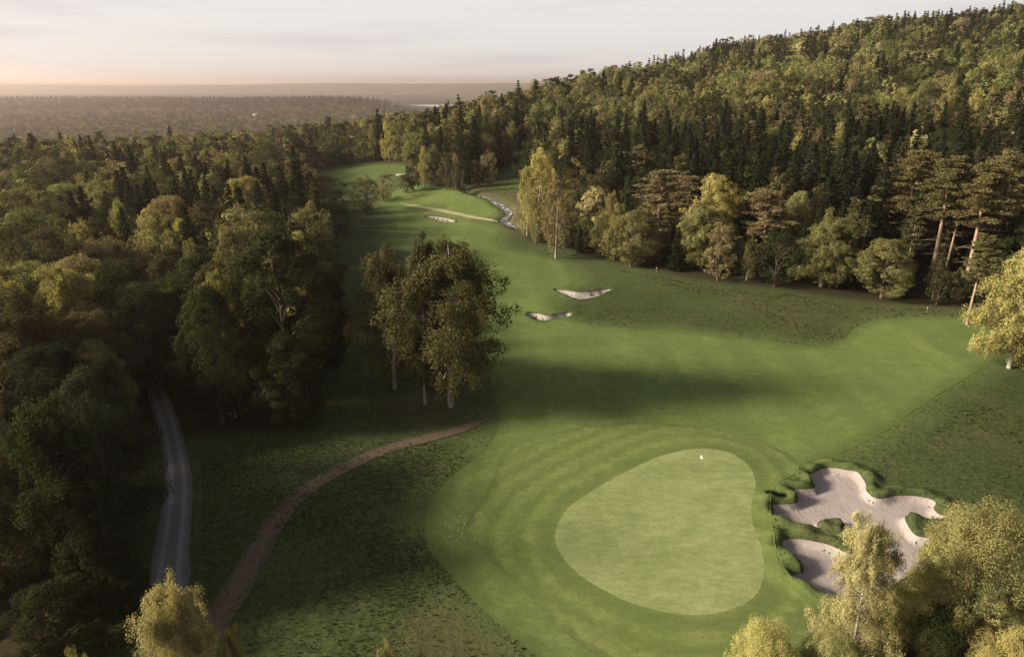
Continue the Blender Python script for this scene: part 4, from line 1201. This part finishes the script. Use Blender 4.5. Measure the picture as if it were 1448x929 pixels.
for bi in (1, 2, 3):
    lo, hi = bb(bi, 3)
    Q = scatter(lo, hi, 7000)
    d = sdf(Q, BUNKERS[bi], 8)
    Q = Q[(d > 0) & (d < .8) & (Q[:, 1] > BUNKERS[bi][:, 1].mean() + .3)]
    hh = .16 + .2 * rg.random(len(Q))
    tufts("bunker_turf", lift(Q), hh, hh * .6, bpy.data.materials["lip_blades"], "dark turf along the far rim of a distant fairway bunker", "grass", 3, .6)
Q = np.concatenate([scatter(HEATH.min(0) - 2, HEATH.max(0) + 2, 26000), scatter(SCRUB.min(0) - 1, SCRUB.max(0) + 1, 4000), scatter(STRM.min(0), STRM.max(0), 5000)])
dm = np.minimum.reduce([sdf(Q, HEATH), sdf(Q, SCRUB), sdf(Q, STRM) + .5])
Q = Q[(dm < .5 + vnoise(Q[:, 0], Q[:, 1], 4) * 2) & (sdf(Q, FAIRWAY) > .4) & (sdf(Q, STREAM, 8) > .6) & (rg.random(len(Q)) < .30 + .35 * vnoise(Q[:, 0], Q[:, 1], 5.5))]
hh = .10 + .24 * rg.random(len(Q)) ** 2
tufts("heather", lift(Q), hh, hh * .5, blade_mat("heather_sprigs", (.046, .060, .023), (.070, .078, .034), (.050, .070, .025)), "reddish brown heather and long grass along the edge of the wood", "heather", 5, .6)

# fallen leaves and clover flowers
def litter(name, P, size, cols, label):
    n = len(P)
    V, F = leaves(np.c_[P, terrain(P[:, 0], P[:, 1]) + .09 + .03 * rg.random(n)], rdir(rg, n) * .5 + np.array([0, 0, 1.]), rdir(rg, n), size, .7, rg)
    k = NT(name + "_mat"); c = k.mix(k.attr("v"), *cols)
    link(name, mesh(name, [(V, F, 0, {"v": np.repeat(rg.random(n), 4)})], [k.surface(c, .8, .2)]), kind="stuff", label=label, category="leaves")
c0 = np.array(G(640, 745)); c1 = np.array(G(600, 580))
litter("clover_flowers", c0 + rg.normal(size=(150, 2)) * np.array([1.0, 2.2]), .09, ((.30, .33, .20), (.48, .47, .36)), "scatter of pale clover flowers on the left rim of the mown apron")
litter("fallen_leaves", c1 + rg.normal(size=(900, 2)) * np.array([5.0, 3.2]), .14, ((.10, .06, .03), (.26, .17, .06)), "brown and yellow leaves fallen under the three birches")
# ------------------------------------------------------------------ small things
def box(c, s, mat_i=0):
    x, y, z = c; a, b, d = s[0] / 2, s[1] / 2, s[2] / 2
    V = np.array([(x + i * a, y + j * b, z + k_ * d) for k_ in (-1, 1) for j in (-1, 1) for i in (-1, 1)], float)
    F = np.array([(0, 2, 3, 1), (4, 5, 7, 6), (0, 1, 5, 4), (2, 6, 7, 3), (0, 4, 6, 2), (1, 3, 7, 5)])
    return V, F, mat_i
# flagstick in its hole
fx_, fy_ = G(987, 668, lambda x, y: terrain(np.array([x]), np.array([y]))[0])
fz_ = tz(fx_, fy_) + .05
flag = link("flagstick", None, label="flagstick with a small white flag standing on the putting green", category="flagstick")
flag.location = (fx_, fy_, fz_)
link("pole", mesh("pole", [(*tube([[0, 0, -.05], [0, 0, 1.2], [0, 0, 2.25]], [.026, .024, .02], 8), 0)], [M['pole']], True), flag)
gxv, gyv = np.meshgrid(np.linspace(0, 1, 9), np.linspace(0, 1, 6))
fv = np.stack([.02 + gxv * .28 * (1 - .08 * gyv), .05 * np.sin(gxv * 5 + gyv) * gxv - .10 * gxv, 1.86 + gyv * .36 - gxv * .10], -1).reshape(-1, 3)
i_ = (np.arange(5)[:, None] * 9 + np.arange(8)[None]).ravel()
ff = np.c_[i_, i_ + 1, i_ + 10, i_ + 9]
bk = fv + np.array([0, .006, 0])
link("flag", mesh("flag", [(fv, ff, 0), (bk, ff[:, ::-1], 0)], [M['white']], True), flag)
th = np.arange(20) / 20 * 6.2832
cv = np.concatenate([np.c_[.055 * np.cos(th), .055 * np.sin(th), 0 * th + .006], [[0, 0, .006]]])
link("cup", mesh("cup", [(cv, np.array([(j, (j + 1) % 20, 20) for j in range(20)]), 0)], [M['cupdark']]), flag)
# marker posts
def post(px, py, h, label):
    x, y = G(px, py)
    o = link("marker_post", None, label=label, category="post"); o.location = (x, y, tz(x, y))
    link("shaft", mesh("shaft", [(*tube([[0, 0, -.1], [0, 0, h * .8]], [.05, .05], 8), 0)], [M['pole']], True), o)
    link("cap", mesh("cap", [(*tube([[0, 0, h * .8], [0, 0, h], [0, 0, h + .02]], [.056, .056, .01], 8), 0)], [M['wall']], True), o)
post(1310, 443, 1.2, 'short white-topped marker post in the heather below the tall pines')
post(928, 386, 1.4, 'short white-topped marker post at the wood edge below the reddish pines')
# boulders in the stream
sk = smooth_loop(STREAM_C[3:], 1.0, False)
import bmesh
def rock_mesh(seed):
    g = np.random.default_rng(seed)
    bm = bmesh.new(); bmesh.ops.create_icosphere(bm, subdivisions=2, radius=1)
    ph = g.random(6) * 6
    for v in bm.verts:
        c = v.co
        v.co = c * (1 + .22 * math.sin(3 * c.x + ph[0]) * math.sin(2.6 * c.y + ph[1]) + .14 * math.sin(5 * c.z + ph[2] + 3 * c.x))
        v.co.z *= .6
    me = bpy.data.meshes.new("boulder"); bm.to_mesh(me); bm.free()
    me.materials.append(M['rock']); return me
rocks = [rock_mesh(i) for i in range(4)]
for i in range(30):
    c = sk[rnd.randrange(len(sk))]
    x, y = c[0] + rnd.gauss(0, 1.2), c[1] + rnd.gauss(0, 1.2)
    o = link("boulder", rocks[i % 4], label="grey boulder lying in the stony bed of the white stream", category="boulder", group="boulders in the stream")
    s = rnd.uniform(.15, .42)
    o.location = (x, y, tz(x, y) + .28); o.scale = (s, s * rnd.uniform(.7, 1.2), s); o.rotation_euler = (0, 0, rnd.random() * 6)

def house(px, py, h, w, dpt, wall_h, roof, rz, label):
    x, y = HOUSES[len([o for o in bpy.data.objects if o.name.split('.')[0] == 'house'])]
    g = link("house", None, label=label, category="house"); g.location = (x, y, float(land(x, y))); g.rotation_euler = (0, 0, rz)
    z0 = h - wall_h - w * .0 - dpt * .42
    link("wall", mesh("wall", [(*box((0, 0, (z0 + wall_h) / 2), (w, dpt, z0 + wall_h)),)], [M['wall']]), g)
    zt = z0 + wall_h + .01; hh_ = dpt * .42; e = .5
    V = np.array([(-w / 2 - e, -dpt / 2 - e, zt), (w / 2 + e, -dpt / 2 - e, zt), (w / 2 + e, dpt / 2 + e, zt), (-w / 2 - e, dpt / 2 + e, zt), (-w / 2 - e, 0, zt + hh_), (w / 2 + e, 0, zt + hh_)], float)
    rf = link("roof", mesh("roof", [(V, np.array([(0, 1, 5, 4), (2, 3, 4, 5), (0, 3, 2, 1)]), 0), (V, np.array([(0, 4, 3), (1, 2, 5)]), 1)], [M[roof], M['wall']]), g)
    link("chimney", mesh("chimney", [box((w * .2, 0, zt + hh_ + .3), (.9, .9, 1.8))], [M['redroof']]), rf)
    for q in (-.3, 0, .3):
        wn = link("window", mesh("window", [box((w * q, -dpt / 2 - .02, zt - wall_h * .45), (w * .15, .10, wall_h * .45))], [M['glass']]), g)
        link("frame", mesh("frame", [box((w * q, -dpt / 2 - .03, zt - wall_h * .45 - wall_h * .24), (w * .19, .16, .12))], [M['white']]), wn)
house(284, 187, 14.5, 10, 7, 4, 'roof', .2, 'white house with a dark roof among the trees behind the left spruce stand')
house(361, 160, 16.3, 12, 8, 6, 'roof', -.2, 'distant white house beyond the woods, highest up on the plain')
house(418, 168, 15.3, 14, 8, 5, 'redroof', .4, 'distant pale house with a red roof beyond the woods')
house(500, 164, 15.3, 12, 8, 5, 'roof', -.3, 'distant pale house nearest the lake')

# ------------------------------------------------------------------ haze
HB = link("haze", None)
bpy.data.objects.remove(HB)
zmin = float(gz.min()) - 1.0
zmax = float(gz.max()) + 40.0
kh = bpy.data.materials.new("haze"); kh.use_nodes = True
kt = kh.node_tree; kt.nodes.clear()
ko = kt.nodes.new("ShaderNodeOutputMaterial"); kv = kt.nodes.new("ShaderNodeVolumePrincipled")
kv.inputs["Color"].default_value = (.97, .79, .73, 1)
kv.inputs["Density"].default_value = HAZE_DENSITY
kv.inputs["Anisotropy"].default_value = .6
kt.links.new(kv.outputs[0], ko.inputs["Volume"])
try: kh.cycles.homogeneous_volume = True
except Exception: pass
V, F, _ = box((0, 9800, (zmin + zmax) / 2), (49000, 28400, zmax - zmin))
link("haze", mesh("haze", [(V, F, 0)], [kh]), kind="stuff")
print("done", len(bpy.data.objects))
